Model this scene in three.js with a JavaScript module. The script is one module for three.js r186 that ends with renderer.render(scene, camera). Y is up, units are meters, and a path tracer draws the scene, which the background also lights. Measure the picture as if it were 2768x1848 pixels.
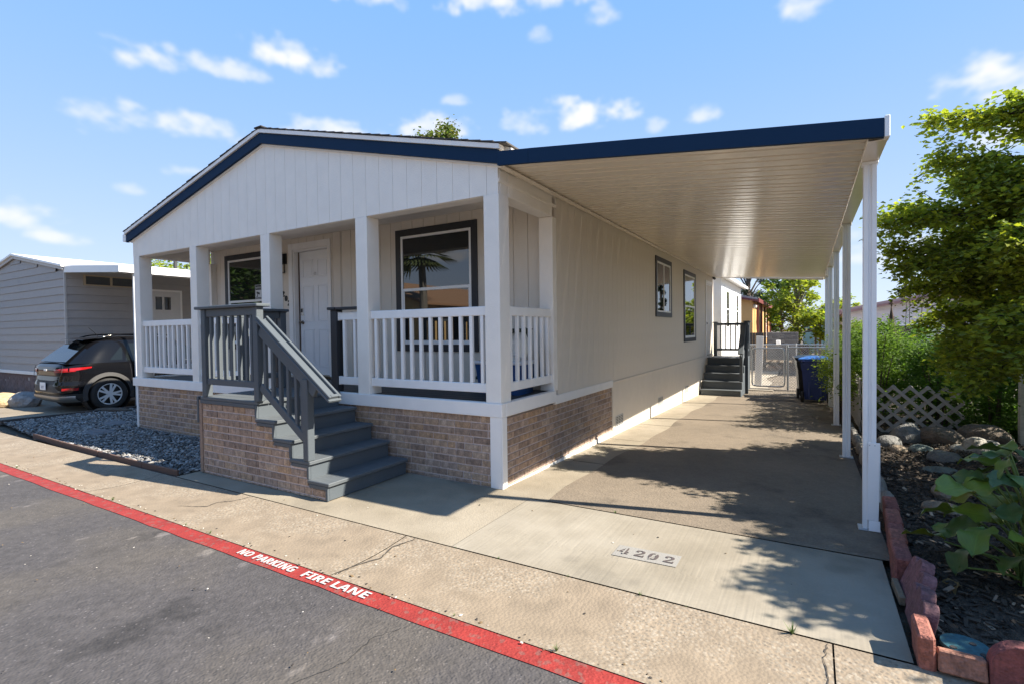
import * as THREE from 'three';
import { mergeGeometries } from 'three/addons/utils/BufferGeometryUtils.js';
import { FontLoader } from 'three/addons/loaders/FontLoader.js';
import { TextGeometry } from 'three/addons/geometries/TextGeometry.js';

// ---------------------------------------------------------------- camera, sky, sun, exposure
const scene = new THREE.Scene();
const camera = new THREE.PerspectiveCamera(67.92, 1024 / 683, 0.1, 800);
camera.matrix.makeBasis(new THREE.Vector3(0.86231891, -0.01311428, -0.50619573), new THREE.Vector3(0.00042214, 0.99968284, -0.02518018), new THREE.Vector3(0.5063654, 0.02149966, 0.86205095));
camera.quaternion.setFromRotationMatrix(camera.matrix);
camera.position.set(2.526, 1.5, 4.08);
const renderer = new THREE.WebGLRenderer({ antialias: true });
renderer.setSize(1024, 683);
renderer.toneMapping = THREE.LinearToneMapping;
renderer.toneMappingExposure = 2.9;
renderer.shadowMap.enabled = true;
const sun = new THREE.DirectionalLight(new THREE.Color().setRGB(1, 0.925, 0.8), 5);
sun.position.set(40, 36.2, -10); sun.castShadow = true; sun.shadow.radius = 1;
Object.assign(sun.shadow.camera, { left: -30, right: 30, top: 30, bottom: -30, near: 1, far: 120 });
sun.shadow.mapSize.set(4096, 4096);
scene.add(sun);

// ---------------------------------------------------------------- helpers
let seed = 7;
const rnd = () => { seed = (seed + 0x6D2B79F5) | 0; let t = Math.imul(seed ^ (seed >>> 15), 1 | seed); t = (t + Math.imul(t ^ (t >>> 7), 61 | t)) ^ t; return ((t ^ (t >>> 14)) >>> 0) / 4294967296; };
const rr = (a, b) => a + (b - a) * rnd();
const pick = (a) => a[Math.floor(rnd() * a.length)];
const lerp = (a, b, t) => a + (b - a) * t, clamp = (x, a = 0, b = 1) => Math.min(b, Math.max(a, x));
const sm = (a, b, x) => { const t = clamp((x - a) / (b - a)); return t * t * (3 - 2 * t); };
const hash = (x, y, s) => { let h = Math.imul(x, 374761393) ^ Math.imul(y, 668265263) ^ Math.imul(s + 11, 1442695041); h = Math.imul(h ^ (h >>> 13), 1274126177); return ((h ^ (h >>> 16)) >>> 0) / 4294967296; };
function vn(x, y, per, s) {                                   // value noise, repeating every per
  const xi = Math.floor(x), yi = Math.floor(y), fx = x - xi, fy = y - yi, u = fx * fx * (3 - 2 * fx), v = fy * fy * (3 - 2 * fy);
  const m = (a) => ((a % per) + per) % per, a = m(xi), b = m(xi + 1), c = m(yi), d = m(yi + 1);
  return lerp(lerp(hash(a, c, s), hash(b, c, s), u), lerp(hash(a, d, s), hash(b, d, s), u), v);
}
function fbm(x, y, per, s, oct = 4) { let a = 0, w = 0.5, n = 0; for (let o = 0; o < oct; o++) { a += w * vn(x, y, per, s + o); n += w; w *= 0.5; x *= 2; y *= 2; per *= 2; } return a / n; }
const toS = (c) => 255 * (c <= 0.0031308 ? 12.92 * c : 1.055 * Math.pow(c, 1 / 2.4) - 0.055);

// the sky: clear air with small fair-weather clouds
function makeSky() {
  const W = 2048, H = 1024, d = new Float32Array(W * H * 4), E = 2.9;
  const puffs = [[-66, 23.8, 5.5, 1.5, 1], [-59.6, 24.3, 5, 1.2, 0.75], [-53, 26.2, 6.5, 1.9, 1], [-63.5, 18.8, 9, 1.6, 0.85], [-69, 18.2, 4, 1.9, 0.8], [-74.5, 9.6, 5, 1.6, 0.9], [-72, 8.2, 3, 0.9, 0.8], [-62.3, 15, 3.6, 0.9, 0.6], [-66.5, 13, 3, 0.8, 0.5], [-48.5, 20.4, 8, 1.5, 0.85], [-39, 21, 7, 1.9, 0.9], [-22.5, 22.4, 9.5, 1.9, 1], [-28, 21.8, 4, 1.7, 0.6], [13.8, 19, 6, 2.8, 1], [-0.3, 28.6, 4, 2.6, 0.8], [-9.7, 21.3, 2.2, 1.5, 0.7], [-14.5, 20.8, 2, 1, 0.5], [-36.4, 24.1, 2, 0.7, 0.5], [-45.4, 32.6, 8, 1.8, 0.85], [-33.4, 33, 7, 2.4, 0.95], [-24, 33, 7, 2.2, 0.8], [-20, 31, 3, 1.6, 0.6], [-27, 29.6, 1.8, 1, 0.5], [14, 14.8, 5, 1.7, 0.7], [7, 6, 8, 2.2, 0.6], [3, 8.4, 5, 1.1, 0.5], [-57, 16.6, 3.6, 1, 0.5], [-6.5, 8.5, 6, 1.6, 0.5]];
  let s0 = seed; seed = 4242;
  for (let i = 0; i < 70; i++) { const az = rr(22, 278), el = rr(7, 44); puffs.push([az, el, rr(2.5, 9), rr(0.8, 2.6), rr(0.45, 1)]); }
  seed = s0;
  for (let j = 0; j < H; j++) {
    const el = ((j + 0.5) / H - 0.5) * Math.PI, eld = el * 180 / Math.PI, near = puffs.filter((p) => Math.abs(p[1] - eld) < p[3] * 2.6);
    for (let i = 0; i < W; i++) {
      const th = ((i + 0.5) / W - 0.5) * 2 * Math.PI, x = Math.cos(th), z = Math.sin(th);   // three.js: u = atan2(z, x) / 2pi + 0.5
      const azd = Math.atan2(x, -z) * 180 / Math.PI;
      const h = Math.max(0, Math.sin(el)), k = Math.exp(-h * 3.2);
      const toSun = Math.max(0, Math.cos(el) * (x * 0.97 - z * 0.243) * 0.752 + Math.sin(el) * 0.66), glow = 0.14 * Math.pow(toSun, 6);
      let c = [lerp(0.15, 0.88, k) + glow, lerp(0.455, 1.0, k) + glow, lerp(1.05, 1.14, k) + glow * 0.8];
      let a = 0;
      for (const p of near) {
        let da = azd - p[0]; da -= 360 * Math.round(da / 360); da *= Math.cos(el);
        const q = (da / p[2]) * 1.5, r = (eld - p[1]) / p[3] * 1.15, f = 1 - (q * q + r * r * (r < 0 ? 2.2 : 0.9));
        if (f < -2.4) continue;
        a = Math.max(a, p[4] * sm(-0.15, 1.35, f * 0.8 + (fbm(azd * 0.55 + 40, eld * 0.95 + 60, 4096, 5, 5) - 0.5) * 2.5));
      }
      if (eld < 0) { c = [0.30, 0.29, 0.27]; a = 0; }
      const cl = [1.06, 1.06, 1.1], o = (j * W + i) * 4;
      for (let n = 0; n < 3; n++) d[o + n] = lerp(c[n], cl[n], a * 0.93) / E;
      d[o + 3] = 1;
    }
  }
  const t = new THREE.DataTexture(d, W, H, THREE.RGBAFormat, THREE.FloatType);
  t.mapping = THREE.EquirectangularReflectionMapping; t.magFilter = THREE.LinearFilter; t.wrapS = THREE.RepeatWrapping; t.needsUpdate = true;
  return t;
}
scene.background = makeSky(); scene.environment = scene.background;

// textures: fn(u, v) gives linear rgb (or one grey value)
function tex(size, fn, rep = 1, grey = false) {
  const d = new Uint8Array(size * size * 4);
  for (let j = 0; j < size; j++) for (let i = 0; i < size; i++) {
    const c = fn((i + 0.5) / size, (j + 0.5) / size), o = (j * size + i) * 4;
    for (let n = 0; n < 3; n++) d[o + n] = clamp(grey ? c * 255 : toS(clamp(c[n])), 0, 255);
    d[o + 3] = 255;
  }
  const t = new THREE.DataTexture(d, size, size);
  t.wrapS = t.wrapT = THREE.RepeatWrapping; t.magFilter = THREE.LinearFilter; t.minFilter = THREE.LinearMipmapLinearFilter; t.generateMipmaps = true;
  if (!grey) t.colorSpace = THREE.SRGBColorSpace;
  t.repeat.set(rep, rep); t.needsUpdate = true;
  return t;
}
const rgb = (r, g, b) => new THREE.Color().setRGB(r, g, b);
const mat = (r, g, b, rough = 0.8, o = {}) => new THREE.MeshStandardMaterial({ color: rgb(r, g, b), roughness: rough, side: THREE.DoubleSide, ...o });
const phys = (r, g, b, rough, o = {}) => new THREE.MeshPhysicalMaterial({ color: rgb(r, g, b), roughness: rough, side: THREE.DoubleSide, ...o });

// geometry
function finish(pos, uv) {
  const g = new THREE.BufferGeometry();
  g.setAttribute('position', new THREE.Float32BufferAttribute(pos, 3));
  if (uv) g.setAttribute('uv', new THREE.Float32BufferAttribute(uv, 2));
  g.computeVertexNormals();
  return uv ? g : boxUV(g);
}
function boxUV(g) {                                           // uv in metres from the side a face points to
  if (g.index) g = g.toNonIndexed();
  if (!g.attributes.normal) g.computeVertexNormals();
  const p = g.attributes.position, n = g.attributes.normal, uv = new Float32Array(p.count * 2);
  for (let i = 0; i < p.count; i += 3) {
    let ax = 0, ay = 0, az = 0;
    for (let k = 0; k < 3; k++) { ax += Math.abs(n.getX(i + k)); ay += Math.abs(n.getY(i + k)); az += Math.abs(n.getZ(i + k)); }
    for (let k = 0; k < 3; k++) {
      const x = p.getX(i + k), y = p.getY(i + k), z = p.getZ(i + k);
      const [u, v] = ax >= ay && ax >= az ? [z, y] : ay >= az ? [x, z] : [x, y];
      uv[(i + k) * 2] = u; uv[(i + k) * 2 + 1] = v;
    }
  }
  g.setAttribute('uv', new THREE.Float32BufferAttribute(uv, 2));
  return g;
}
const cache = new Map();
function cb(w, h, d, c = 0.004) {                             // a box with chamfered edges, centred
  const key = [w, h, d, c].map((v) => v.toFixed(4)).join();
  if (cache.has(key)) return cache.get(key);
  c = Math.min(c, w * 0.3, h * 0.3, d * 0.3);
  const H = [w / 2, h / 2, d / 2], pos = [];
  const V = (s, ax) => s.map((q, i) => q * (i === ax ? H[i] : H[i] - c));
  const quad = (a, b, e, f) => pos.push(...a, ...b, ...e, ...a, ...e, ...f), tri = (a, b, e) => pos.push(...a, ...b, ...e);
  for (let ax = 0; ax < 3; ax++) for (const s of [-1, 1]) {
    const u = (ax + 1) % 3, v = (ax + 2) % 3, P = (a, b) => { const q = [0, 0, 0]; q[ax] = s; q[u] = a; q[v] = b; return V(q, ax); };
    s > 0 ? quad(P(-1, -1), P(1, -1), P(1, 1), P(-1, 1)) : quad(P(-1, -1), P(-1, 1), P(1, 1), P(1, -1));
  }
  for (let ax = 0; ax < 3; ax++) for (const a of [-1, 1]) for (const b of [-1, 1]) {
    const u = (ax + 1) % 3, v = (ax + 2) % 3, P = (e, on) => { const q = [0, 0, 0]; q[ax] = e; q[u] = a; q[v] = b; return V(q, on); };
    a * b > 0 ? quad(P(-1, u), P(1, u), P(1, v), P(-1, v)) : quad(P(-1, u), P(-1, v), P(1, v), P(1, u));
  }
  for (const a of [-1, 1]) for (const b of [-1, 1]) for (const e of [-1, 1]) { const q = [a, b, e]; a * b * e > 0 ? tri(V(q, 0), V(q, 1), V(q, 2)) : tri(V(q, 0), V(q, 2), V(q, 1)); }
  const g = finish(pos); cache.set(key, g);
  return g;
}
function M(name, geo, material, parent, p, r) {
  const m = new THREE.Mesh(geo, material); m.name = name; m.castShadow = m.receiveShadow = true;
  if (p) m.position.set(...p);
  if (r) m.rotation.set(...r);
  (parent || scene).add(m);
  return m;
}
const G = (name, parent, p) => { const g = new THREE.Group(); g.name = name; if (p) g.position.set(...p); (parent || scene).add(g); return g; };
const used = {};
const num = (n) => { const k = used[n] = (used[n] ?? -1) + 1; return k ? n + '_' + String(k).padStart(3, '0') : n; };
function tag(o, label, category, group) { o.name = num(o.name); o.userData = { ...o.userData, label, category }; if (group) o.userData.group = group; return o; }
const struct = (o) => { o.userData.kind = 'structure'; return o; };
// a box given by its limits
const B = (name, x0, x1, y0, y1, z0, z1, material, parent, c) => M(name, cb(Math.abs(x1 - x0), Math.abs(y1 - y0), Math.abs(z1 - z0), c), material, parent, [(x0 + x1) / 2, (y0 + y1) / 2, (z0 + z1) / 2]);
function bar(name, a, b, w, h, material, parent, c = 0.004) {   // a box between two points: w across, h in the upright plane
  const A = new THREE.Vector3(...a), D = new THREE.Vector3(...b).sub(A), L = D.length(), m = M(name, cb(w, h, L, c), material, parent);
  m.position.copy(A).addScaledVector(D, 0.5); m.lookAt(m.position.clone().add(D)); return m;
}
function prism(pts, z0, z1) {                                 // a polygon in x, y pulled along z
  const s = new THREE.Shape(pts.map((p) => new THREE.Vector2(...p))), g = new THREE.ExtrudeGeometry(s, { depth: z1 - z0, bevelEnabled: false }); g.translate(0, 0, z0); return boxUV(g);
}
function grid(nx, nz, fn) {                                   // fn(u, v) -> [x, y, z, s, t]
  const pos = [], uv = [], idx = [];
  for (let j = 0; j <= nz; j++) for (let i = 0; i <= nx; i++) { const p = fn(i / nx, j / nz); pos.push(p[0], p[1], p[2]); uv.push(p[3] ?? p[0], p[4] ?? p[2]); }
  for (let j = 0; j < nz; j++) for (let i = 0; i < nx; i++) { const a = j * (nx + 1) + i, b = a + 1, c = a + nx + 1, d = c + 1; idx.push(a, c, b, b, c, d); }
  const g = new THREE.BufferGeometry(); g.setAttribute('position', new THREE.Float32BufferAttribute(pos, 3)); g.setAttribute('uv', new THREE.Float32BufferAttribute(uv, 2)); g.setIndex(idx); g.computeVertexNormals(); return g;
}
function tube(pts, r, seg = 6, n = 24) { return new THREE.TubeGeometry(new THREE.CatmullRomCurve3(pts.map((p) => new THREE.Vector3(...p))), n, r, seg); }
function taper(pts, r0, r1, seg = 6) {                        // a limb that narrows
  const c = new THREE.CatmullRomCurve3(pts.map((p) => new THREE.Vector3(...p))), n = Math.max(5, pts.length * 3), g = new THREE.TubeGeometry(c, n, 1, seg), q = g.attributes.position, P = new THREE.Vector3();
  for (let i = 0; i <= n; i++) { c.getPointAt(i / n, P); const r = lerp(r0, r1, i / n); for (let k = 0; k <= seg; k++) { const o = i * (seg + 1) + k; q.setXYZ(o, P.x + (q.getX(o) - P.x) * r, P.y + (q.getY(o) - P.y) * r, P.z + (q.getZ(o) - P.z) * r); } }
  g.computeVertexNormals(); return g;
}
function rock(r, sx, sy, sz, s, det = 2, amp = 0.28) {
  const g = new THREE.IcosahedronGeometry(r, det), p = g.attributes.position;
  for (let i = 0; i < p.count; i++) { const x = p.getX(i) / r, y = p.getY(i) / r, z = p.getZ(i) / r; const n = 1 + amp * (fbm(x * 1.3 + 7 + s, y * 1.3 + z * 1.7 + 9, 512, s, 3) - 0.5) * 2; p.setXYZ(i, x * r * n * sx, y * r * n * sy, z * r * n * sz); }
  g.computeVertexNormals(); return boxUV(g);
}
const gy = (z) => -0.024 * clamp(-z - 0.1, 0, 11.6);          // the lot falls gently to the back

// ---------------------------------------------------------------- materials
const peel = tex(256, (u, v) => clamp(0.5 + 0.9 * (fbm(u * 64, v * 64, 64, 3, 2) - 0.5)), 2.2, true);
const speck = tex(512, (u, v) => { const n = fbm(u * 12, v * 12, 12, 5, 5), f = 0.965 + 0.07 * (n - 0.5); return [f, f, f]; }, 0.7);
const paint = (r, g, b, rough = 0.55, bump = 0.0012) => mat(r, g, b, rough, { map: speck, bumpMap: peel, bumpScale: bump });
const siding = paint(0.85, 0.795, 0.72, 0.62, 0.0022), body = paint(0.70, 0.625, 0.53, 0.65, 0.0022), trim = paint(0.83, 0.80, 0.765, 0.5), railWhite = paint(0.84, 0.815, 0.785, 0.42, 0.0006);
const navy = phys(0.008, 0.03, 0.072, 0.65, { map: speck, specularIntensity: 0.25 }), slate = paint(0.02, 0.022, 0.027, 0.5);
const woodGrain = tex(512, (u, v) => { const n = fbm(u * 4, v * 90, 90, 21, 3), f = 0.8 + 0.4 * (n - 0.3); return [f, f, f]; }, 1);
const stairGrey = mat(0.074, 0.088, 0.1, 0.6, { map: speck, bumpMap: peel, bumpScale: 0.001 });
const stairTop = mat(0.095, 0.107, 0.116, 0.62, { map: woodGrain, bumpMap: peel, bumpScale: 0.001 });
const deckGrey = mat(0.06, 0.06, 0.062, 0.6, { map: woodGrain });
const black = mat(0.012, 0.012, 0.013, 0.5), darkVoid = mat(0.04, 0.038, 0.036, 0.9);
const glass = phys(0.012, 0.014, 0.015, 0.015, { ior: 1.9, specularIntensity: 1 });
const steel = mat(0.6, 0.6, 0.6, 0.28, { metalness: 1 }), galv = mat(0.4, 0.41, 0.42, 0.42, { metalness: 0.8 });
const vinyl = mat(0.80, 0.80, 0.79, 0.35);
const carportWhite = phys(0.80, 0.715, 0.59, 0.22, { map: speck, clearcoat: 0.4, clearcoatRoughness: 0.22 });
const postWhite = mat(0.80, 0.80, 0.80, 0.35, { map: speck });
// brick
const brickMap = tex(512, (u, v) => { const n = fbm(u * 10, v * 10, 10, 31, 4), st = fbm(u * 40, v * 6, 40, 37, 3), f = fbm(u * 60, v * 60, 60, 41, 2), k = 0.66 + 0.5 * (n - 0.5) + 0.4 * (st - 0.5) + 0.35 * (f - 0.5), w = sm(0.58, 0.8, fbm(u * 16, v * 16, 16, 47, 3)) * 0.22; return [clamp(k + w), clamp(k * 0.98 + w * 1.05), clamp(k * 0.96 + w * 1.15)]; }, 2.3);
const brickBump = tex(256, (u, v) => fbm(u * 30, v * 30, 30, 51, 4), 3, true);
const brickMats = [[0.50, 0.345, 0.245], [0.55, 0.38, 0.255], [0.42, 0.295, 0.215], [0.52, 0.37, 0.275], [0.37, 0.26, 0.195], [0.56, 0.41, 0.30], [0.46, 0.34, 0.265], [0.53, 0.345, 0.21]].map((c) => mat(...c, 0.88, { map: brickMap, bumpMap: brickBump, bumpScale: 0.006 }));
const mortar = mat(0.62, 0.5, 0.455, 0.95, { map: tex(256, (u, v) => { const f = 0.75 + 0.5 * (fbm(u * 24, v * 24, 24, 61, 4) - 0.3); return [f, f, f]; }, 2), bumpMap: brickBump, bumpScale: 0.004 });
// ground
const asphaltMap = tex(1024, (u, v) => {
  const n = fbm(u * 5, v * 5, 5, 71, 5), g = hash(Math.floor(u * 512), Math.floor(v * 512), 73), p = fbm(u * 128, v * 128, 128, 75, 2), sc = sm(0.69, 0.78, fbm(u * 26, v * 15, 15 * 26, 77, 4)) * sm(0.5, 0.62, fbm(u * 4, v * 4, 4, 79, 3));
  const oil = sm(0.66, 0.8, fbm(u * 9 + 3, v * 9, 9, 83, 4)); let k = 0.098 + 0.075 * (n - 0.5) + 0.05 * (p - 0.5) - oil * 0.035 + (g > 0.985 ? 0.16 * hash(Math.floor(u * 512), Math.floor(v * 512), 74) : 0) + sc * 0.13; const w = sm(0.45, 0.75, n); return [k * (1.02 + 0.06 * w), k * (0.965 + 0.02 * w), k * lerp(0.98, 0.88, w)];
}, 0.25);
const asphaltBump = tex(512, (u, v) => 0.6 * vn(u * 170, v * 170, 170, 81) + 0.4 * vn(u * 90, v * 90, 90, 82), 0.7, true);
const asphalt = mat(0.56, 0.535, 0.525, 0.88, { map: asphaltMap, bumpMap: asphaltBump, bumpScale: 0.006 });
const concBump = tex(512, (u, v) => 0.5 * fbm(u * 60, v * 60, 60, 91, 3) + 0.5 * vn(u * 200, v * 200, 200, 93), 0.8, true);
const apronMap = tex(1024, (u, v) => { const n = fbm(u * 4, v * 4, 4, 101, 5), m = fbm(u * 16, v * 16, 16, 103, 4), st = sm(0.58, 0.72, fbm(u * 7, v * 7, 7, 105, 4)), f = vn(u * 300, v * 300, 300, 107), k = 0.40 + 0.16 * (n - 0.5) + 0.09 * (m - 0.5) + 0.03 * (f - 0.5) - st * 0.07; return [k, k * (0.87 + 0.05 * n), k * (0.68 + 0.14 * n)]; }, 0.37);
const apronMat = mat(0.58, 0.55, 0.485, 0.85, { map: apronMap, bumpMap: concBump, bumpScale: 0.003 });
const pebble = (u, v, per, s) => { let best = 9, id = 0; const x = u * per, y = v * per, xi = Math.floor(x), yi = Math.floor(y); for (let j = -1; j <= 1; j++) for (let i = -1; i <= 1; i++) { const a = ((xi + i) % per + per) % per, b = ((yi + j) % per + per) % per, dx = xi + i + hash(a, b, s) - x, dy = yi + j + hash(a, b, s + 1) - y, d = dx * dx + dy * dy; if (d < best) { best = d; id = hash(a, b, s + 2); } } return [Math.sqrt(best), id]; };
const gutMap = tex(1024, (u, v) => {
  const n = fbm(u * 5, v * 5, 5, 111, 5), m = fbm(u * 20, v * 20, 20, 113, 4), [d, id] = pebble(u, v, 90, 115), ex = sm(0.42, 0.6, n) * (d < 0.3 + 0.16 * id ? 1 : 0);
  const k = 0.37 + 0.14 * (n - 0.5) + 0.12 * (m - 0.5), s = lerp(0.12, 0.55, id), t = ex * 0.62; return [lerp(k, s, t), lerp(k * 0.84, s * 0.93, t), lerp(k * 0.665, s * 0.82, t)];
}, 0.55);
const gutBump = tex(1024, (u, v) => { const [d] = pebble(u, v, 90, 115); return clamp(0.75 - d * 0.8 + 0.25 * vn(u * 300, v * 300, 300, 117)); }, 0.55, true);
const gutterMat = mat(0.575, 0.535, 0.475, 0.9, { map: gutMap, bumpMap: gutBump, bumpScale: 0.003 });
const driveMap = tex(1024, (u, v) => { const n = fbm(u * 4, v * 4, 4, 121, 5), f = vn(u * 256, v * 256, 256, 123), g = fbm(u * 40, v * 40, 40, 125, 3), st = sm(0.6, 0.74, fbm(u * 6, v * 6, 6, 127, 4)), k = 0.215 + 0.10 * (n - 0.5) + 0.06 * (f - 0.5) + 0.05 * (g - 0.5) - st * 0.055; return [k, k * 0.815, k * 0.62]; }, 0.33);
const driveMat = mat(0.70, 0.685, 0.655, 0.88, { map: driveMap, bumpMap: asphaltBump, bumpScale: 0.004 });
const dirtMap = tex(512, (u, v) => { const n = fbm(u * 6, v * 6, 6, 131, 5), f = fbm(u * 50, v * 50, 50, 133, 3), k = 0.16 + 0.12 * (n - 0.5) + 0.14 * (f - 0.5); return [k, k * 0.8, k * 0.58]; }, 0.5);
const dirt = mat(0.55, 0.54, 0.52, 0.95, { map: dirtMap, bumpMap: brickBump, bumpScale: 0.02 });
const yardMap = tex(512, (u, v) => { const [d, id] = pebble(u, v, 40, 141), n = fbm(u * 5, v * 5, 5, 143, 4), k = (0.22 + 0.2 * id) * (d > 0.5 ? 0.55 : 1) * (0.7 + 0.6 * n); return [k, k * 0.84, k * 0.66]; }, 0.8);
const yardMat = mat(0.6, 0.58, 0.55, 0.95, { map: yardMap, bumpMap: brickBump, bumpScale: 0.02 });
const mulchMap = tex(512, (u, v) => { const n = fbm(u * 8, v * 8, 8, 151, 4), f = fbm(u * 90, v * 40, 90 * 40, 153, 3), k = 0.045 + 0.03 * (n - 0.5) + 0.05 * sm(0.5, 0.8, f); return [k, k * 0.72, k * 0.5]; }, 0.9);
const mulchMat = mat(1, 1, 1, 0.97, { map: mulchMap, bumpMap: brickBump, bumpScale: 0.03 });
const stoneMap = tex(256, (u, v) => { const n = fbm(u * 8, v * 8, 8, 161, 5), f = 0.55 + 0.9 * (n - 0.2); return [f, f, f]; }, 2);
const stone = (r, g, b) => mat(r, g, b, 0.85, { map: stoneMap, bumpMap: brickBump, bumpScale: 0.01 });

// ---------------------------------------------------------------- setting: ground, road, gutter, apron, driveway
struct(M('ground', grid(2, 60, (u, v) => { const x = lerp(-260, 260, u), z = lerp(60, -300, v); return [x, -0.06 + gy(z), z]; }), dirt));
{ // finer ground near the house follows the fall of the lot
  const rd = struct(M('road', grid(60, 16, (u, v) => { const x = lerp(-60, 60, u), z = lerp(1.93, 9.0, v); return [x, -0.014 + 0.05 * Math.sin(clamp((z - 2.02) / 6.98) * Math.PI), z]; }), asphalt));
  rd.position.y = 0;
}
const gutterProfile = (z) => -0.024 * Math.sin(clamp((z - 1.275) / 0.72) * Math.PI);
const gutter = struct(G('gutter'));
{
  const cuts = [-40, -20, -9.2, -3.55, -0.05, 2.62, 8, 40];   // poured in lengths with a cold joint between
  for (let k = 0; k + 1 < cuts.length; k++) M('gutter_slab', grid(Math.ceil((cuts[k + 1] - cuts[k]) * 1.5) + 2, 8, (u, v) => { const x = lerp(cuts[k] + 0.004, cuts[k + 1] - 0.004, u), z = lerp(1.278, 1.972, v); return [x, gutterProfile(z) + (v === 0 ? 0 : 0.0), z]; }), gutterMat, gutter);
  const crackMat = mat(0.05, 0.042, 0.034, 0.95);
  const crack = (pts, w) => {
    const pos = [];
    const P = []; for (let i = 0; i + 1 < pts.length; i++) for (let t = 0; t < 8; t++) { const u = t / 8; P.push([lerp(pts[i][0], pts[i + 1][0], u) + rr(-0.006, 0.006), lerp(pts[i][1], pts[i + 1][1], u) + rr(-0.006, 0.006)]); }
    P.push(pts[pts.length - 1]);
    const ws = P.map((_, i) => w * (0.35 + rnd()) * Math.min(1, 0.4 + i / 6, 0.4 + (P.length - 1 - i) / 6));
    for (let i = 0; i + 1 < P.length; i++) { const [a, b] = [P[i], P[i + 1]], L = Math.hypot(b[0] - a[0], b[1] - a[1]) || 1, nx = (b[1] - a[1]) / L, nz = -(b[0] - a[0]) / L, q = (p, s, h) => [p[0] + nx * h * s, (p[1] > 2.1 ? -0.010 + 0.05 * Math.sin((p[1] - 2.02) / 6.98 * Math.PI) : gutterProfile(p[1]) + 0.004), p[1] + nz * h * s]; const A = q(a, 1, ws[i]), B2 = q(b, 1, ws[i + 1]), C = q(b, -1, ws[i + 1]), D = q(a, -1, ws[i]); pos.push(...A, ...B2, ...C, ...A, ...C, ...D); }
    return finish(pos);
  };
  M('crack', crack([[0.05, 1.29], [-0.02, 1.45], [0.02, 1.6], [-0.04, 1.78], [-0.03, 1.95]], 0.006), crackMat, gutter);
  M('crack', crack([[-1.95, 1.29], [-2.0, 1.4], [-2.12, 1.5], [-2.1, 1.6], [-2.35, 1.72]], 0.004), crackMat, gutter);
  M('crack', crack([[2.6, 1.29], [2.58, 1.4], [2.6, 1.62], [2.56, 1.96]], 0.003), crackMat, gutter);
  const road = scene.children.find((o) => o.name === 'road'), roadCrack = mat(0.022, 0.021, 0.02, 0.95);
  M('crack', crack([[0.75, 2.13], [0.66, 2.3], [0.7, 2.5], [0.58, 2.8]], 0.0018), roadCrack, road);
}
// red kerb stripe with its lettering
const redMap = tex(512, (u, v) => { const n = fbm(u * 9, v * 9, 9, 171, 4), f = vn(u * 180, v * 180, 180, 173), w = sm(0.58, 0.72, fbm(u * 22, v * 22, 22, 175, 4)) * 0.5, k = 0.85 + 0.4 * (n - 0.5) + 0.25 * (f - 0.5); return [lerp(0.27 * k, 0.13, w), lerp(0.024 * k, 0.085, w), lerp(0.018 * k, 0.07, w)]; }, 1.4);
const stripe = struct(M('red_stripe', grid(240, 3, (u, v) => { const x = lerp(-30, 30, u), e = (0.5 - v) * 2; return [x, -0.007, lerp(1.966 + 0.006 * Math.sin(x * 3.1) * 0.5 + (hash(Math.round(x * 40), 1, 3) - 0.5) * 0.02, 2.096 + (hash(Math.round(x * 40), 2, 3) - 0.5) * 0.014, v)]; }), mat(1, 1, 1, 0.75, { map: redMap, bumpMap: asphaltBump, bumpScale: 0.004 })));
const bold = await new FontLoader().loadAsync('fonts/droid/droid_sans_bold.typeface.json');
const serif = await new FontLoader().loadAsync('fonts/droid/droid_serif_bold.typeface.json');
const roadWhite = mat(0.46, 0.45, 0.44, 0.8, { map: tex(256, (u, v) => { const f = 0.86 + 0.3 * (fbm(u * 20, v * 20, 20, 181, 4) - 0.5); return [f, f, f]; }, 4) });
function flatText(str, font, size, depth) { const g = new TextGeometry(str, { font, size, depth, curveSegments: 5, bevelEnabled: false }); g.computeBoundingBox(); return g; }
{
  for (const [w, x0, x1] of [['NO', -0.89, -0.762], ['PARKING', -0.716, -0.31], ['FIRE', -0.214, 0.015], ['LANE', 0.057, 0.345]]) {
    const g = flatText(w, bold, 0.066, 0.002), bb = g.boundingBox; g.translate(-bb.min.x, -bb.min.y, 0); g.scale((x1 - x0) / (bb.max.x - bb.min.x), 1, 1); g.rotateX(-Math.PI / 2);
    M('lettering', boxUV(g), roadWhite, stripe, [x0, -0.003, 2.063]);
  }
}
// opposite kerb and lots, seen only in the window panes
struct(M('far_pavement', grid(30, 4, (u, v) => [lerp(-60, 60, u), 0.0, lerp(9.0, 11.4, v)]), apronMat));
// concrete apron with the stencilled lot number
const broomBump = tex(256, (u, v) => 0.6 * vn(u * 60, v * 2, 60, 191) + 0.4 * vn(u * 140, v * 3, 140, 193), 1.1, true);
const apron = struct(G('concrete_apron'));
const slab = (name, x0, x1, z0, z1, y, m, parent) => M(name, grid(Math.max(2, Math.ceil((x1 - x0) * 3)), Math.max(2, Math.ceil(Math.abs(z1 - z0) * 3)), (u, v) => { const x = lerp(x0, x1, u), z = lerp(z0, z1, v); return [x, y, z]; }), m, parent);
slab('slab', -3.3, 0.36, 0.0, 1.266, 0, apronMat, apron); slab('slab', 0.364, 2.925, 0.115, 1.266, 0.001, mat(0.58, 0.565, 0.52, 0.82, { map: apronMap, bumpMap: broomBump, bumpScale: 0.0016 }), apron);
M('painted_patch', grid(1, 1, (u, v) => [lerp(1.385, 1.8, u), 0.005, lerp(0.69, 0.865, v) - 0.02 * u]), mat(0.232, 0.22, 0.2, 0.8, { map: speck, bumpMap: concBump, bumpScale: 0.002 }), apron);
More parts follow.
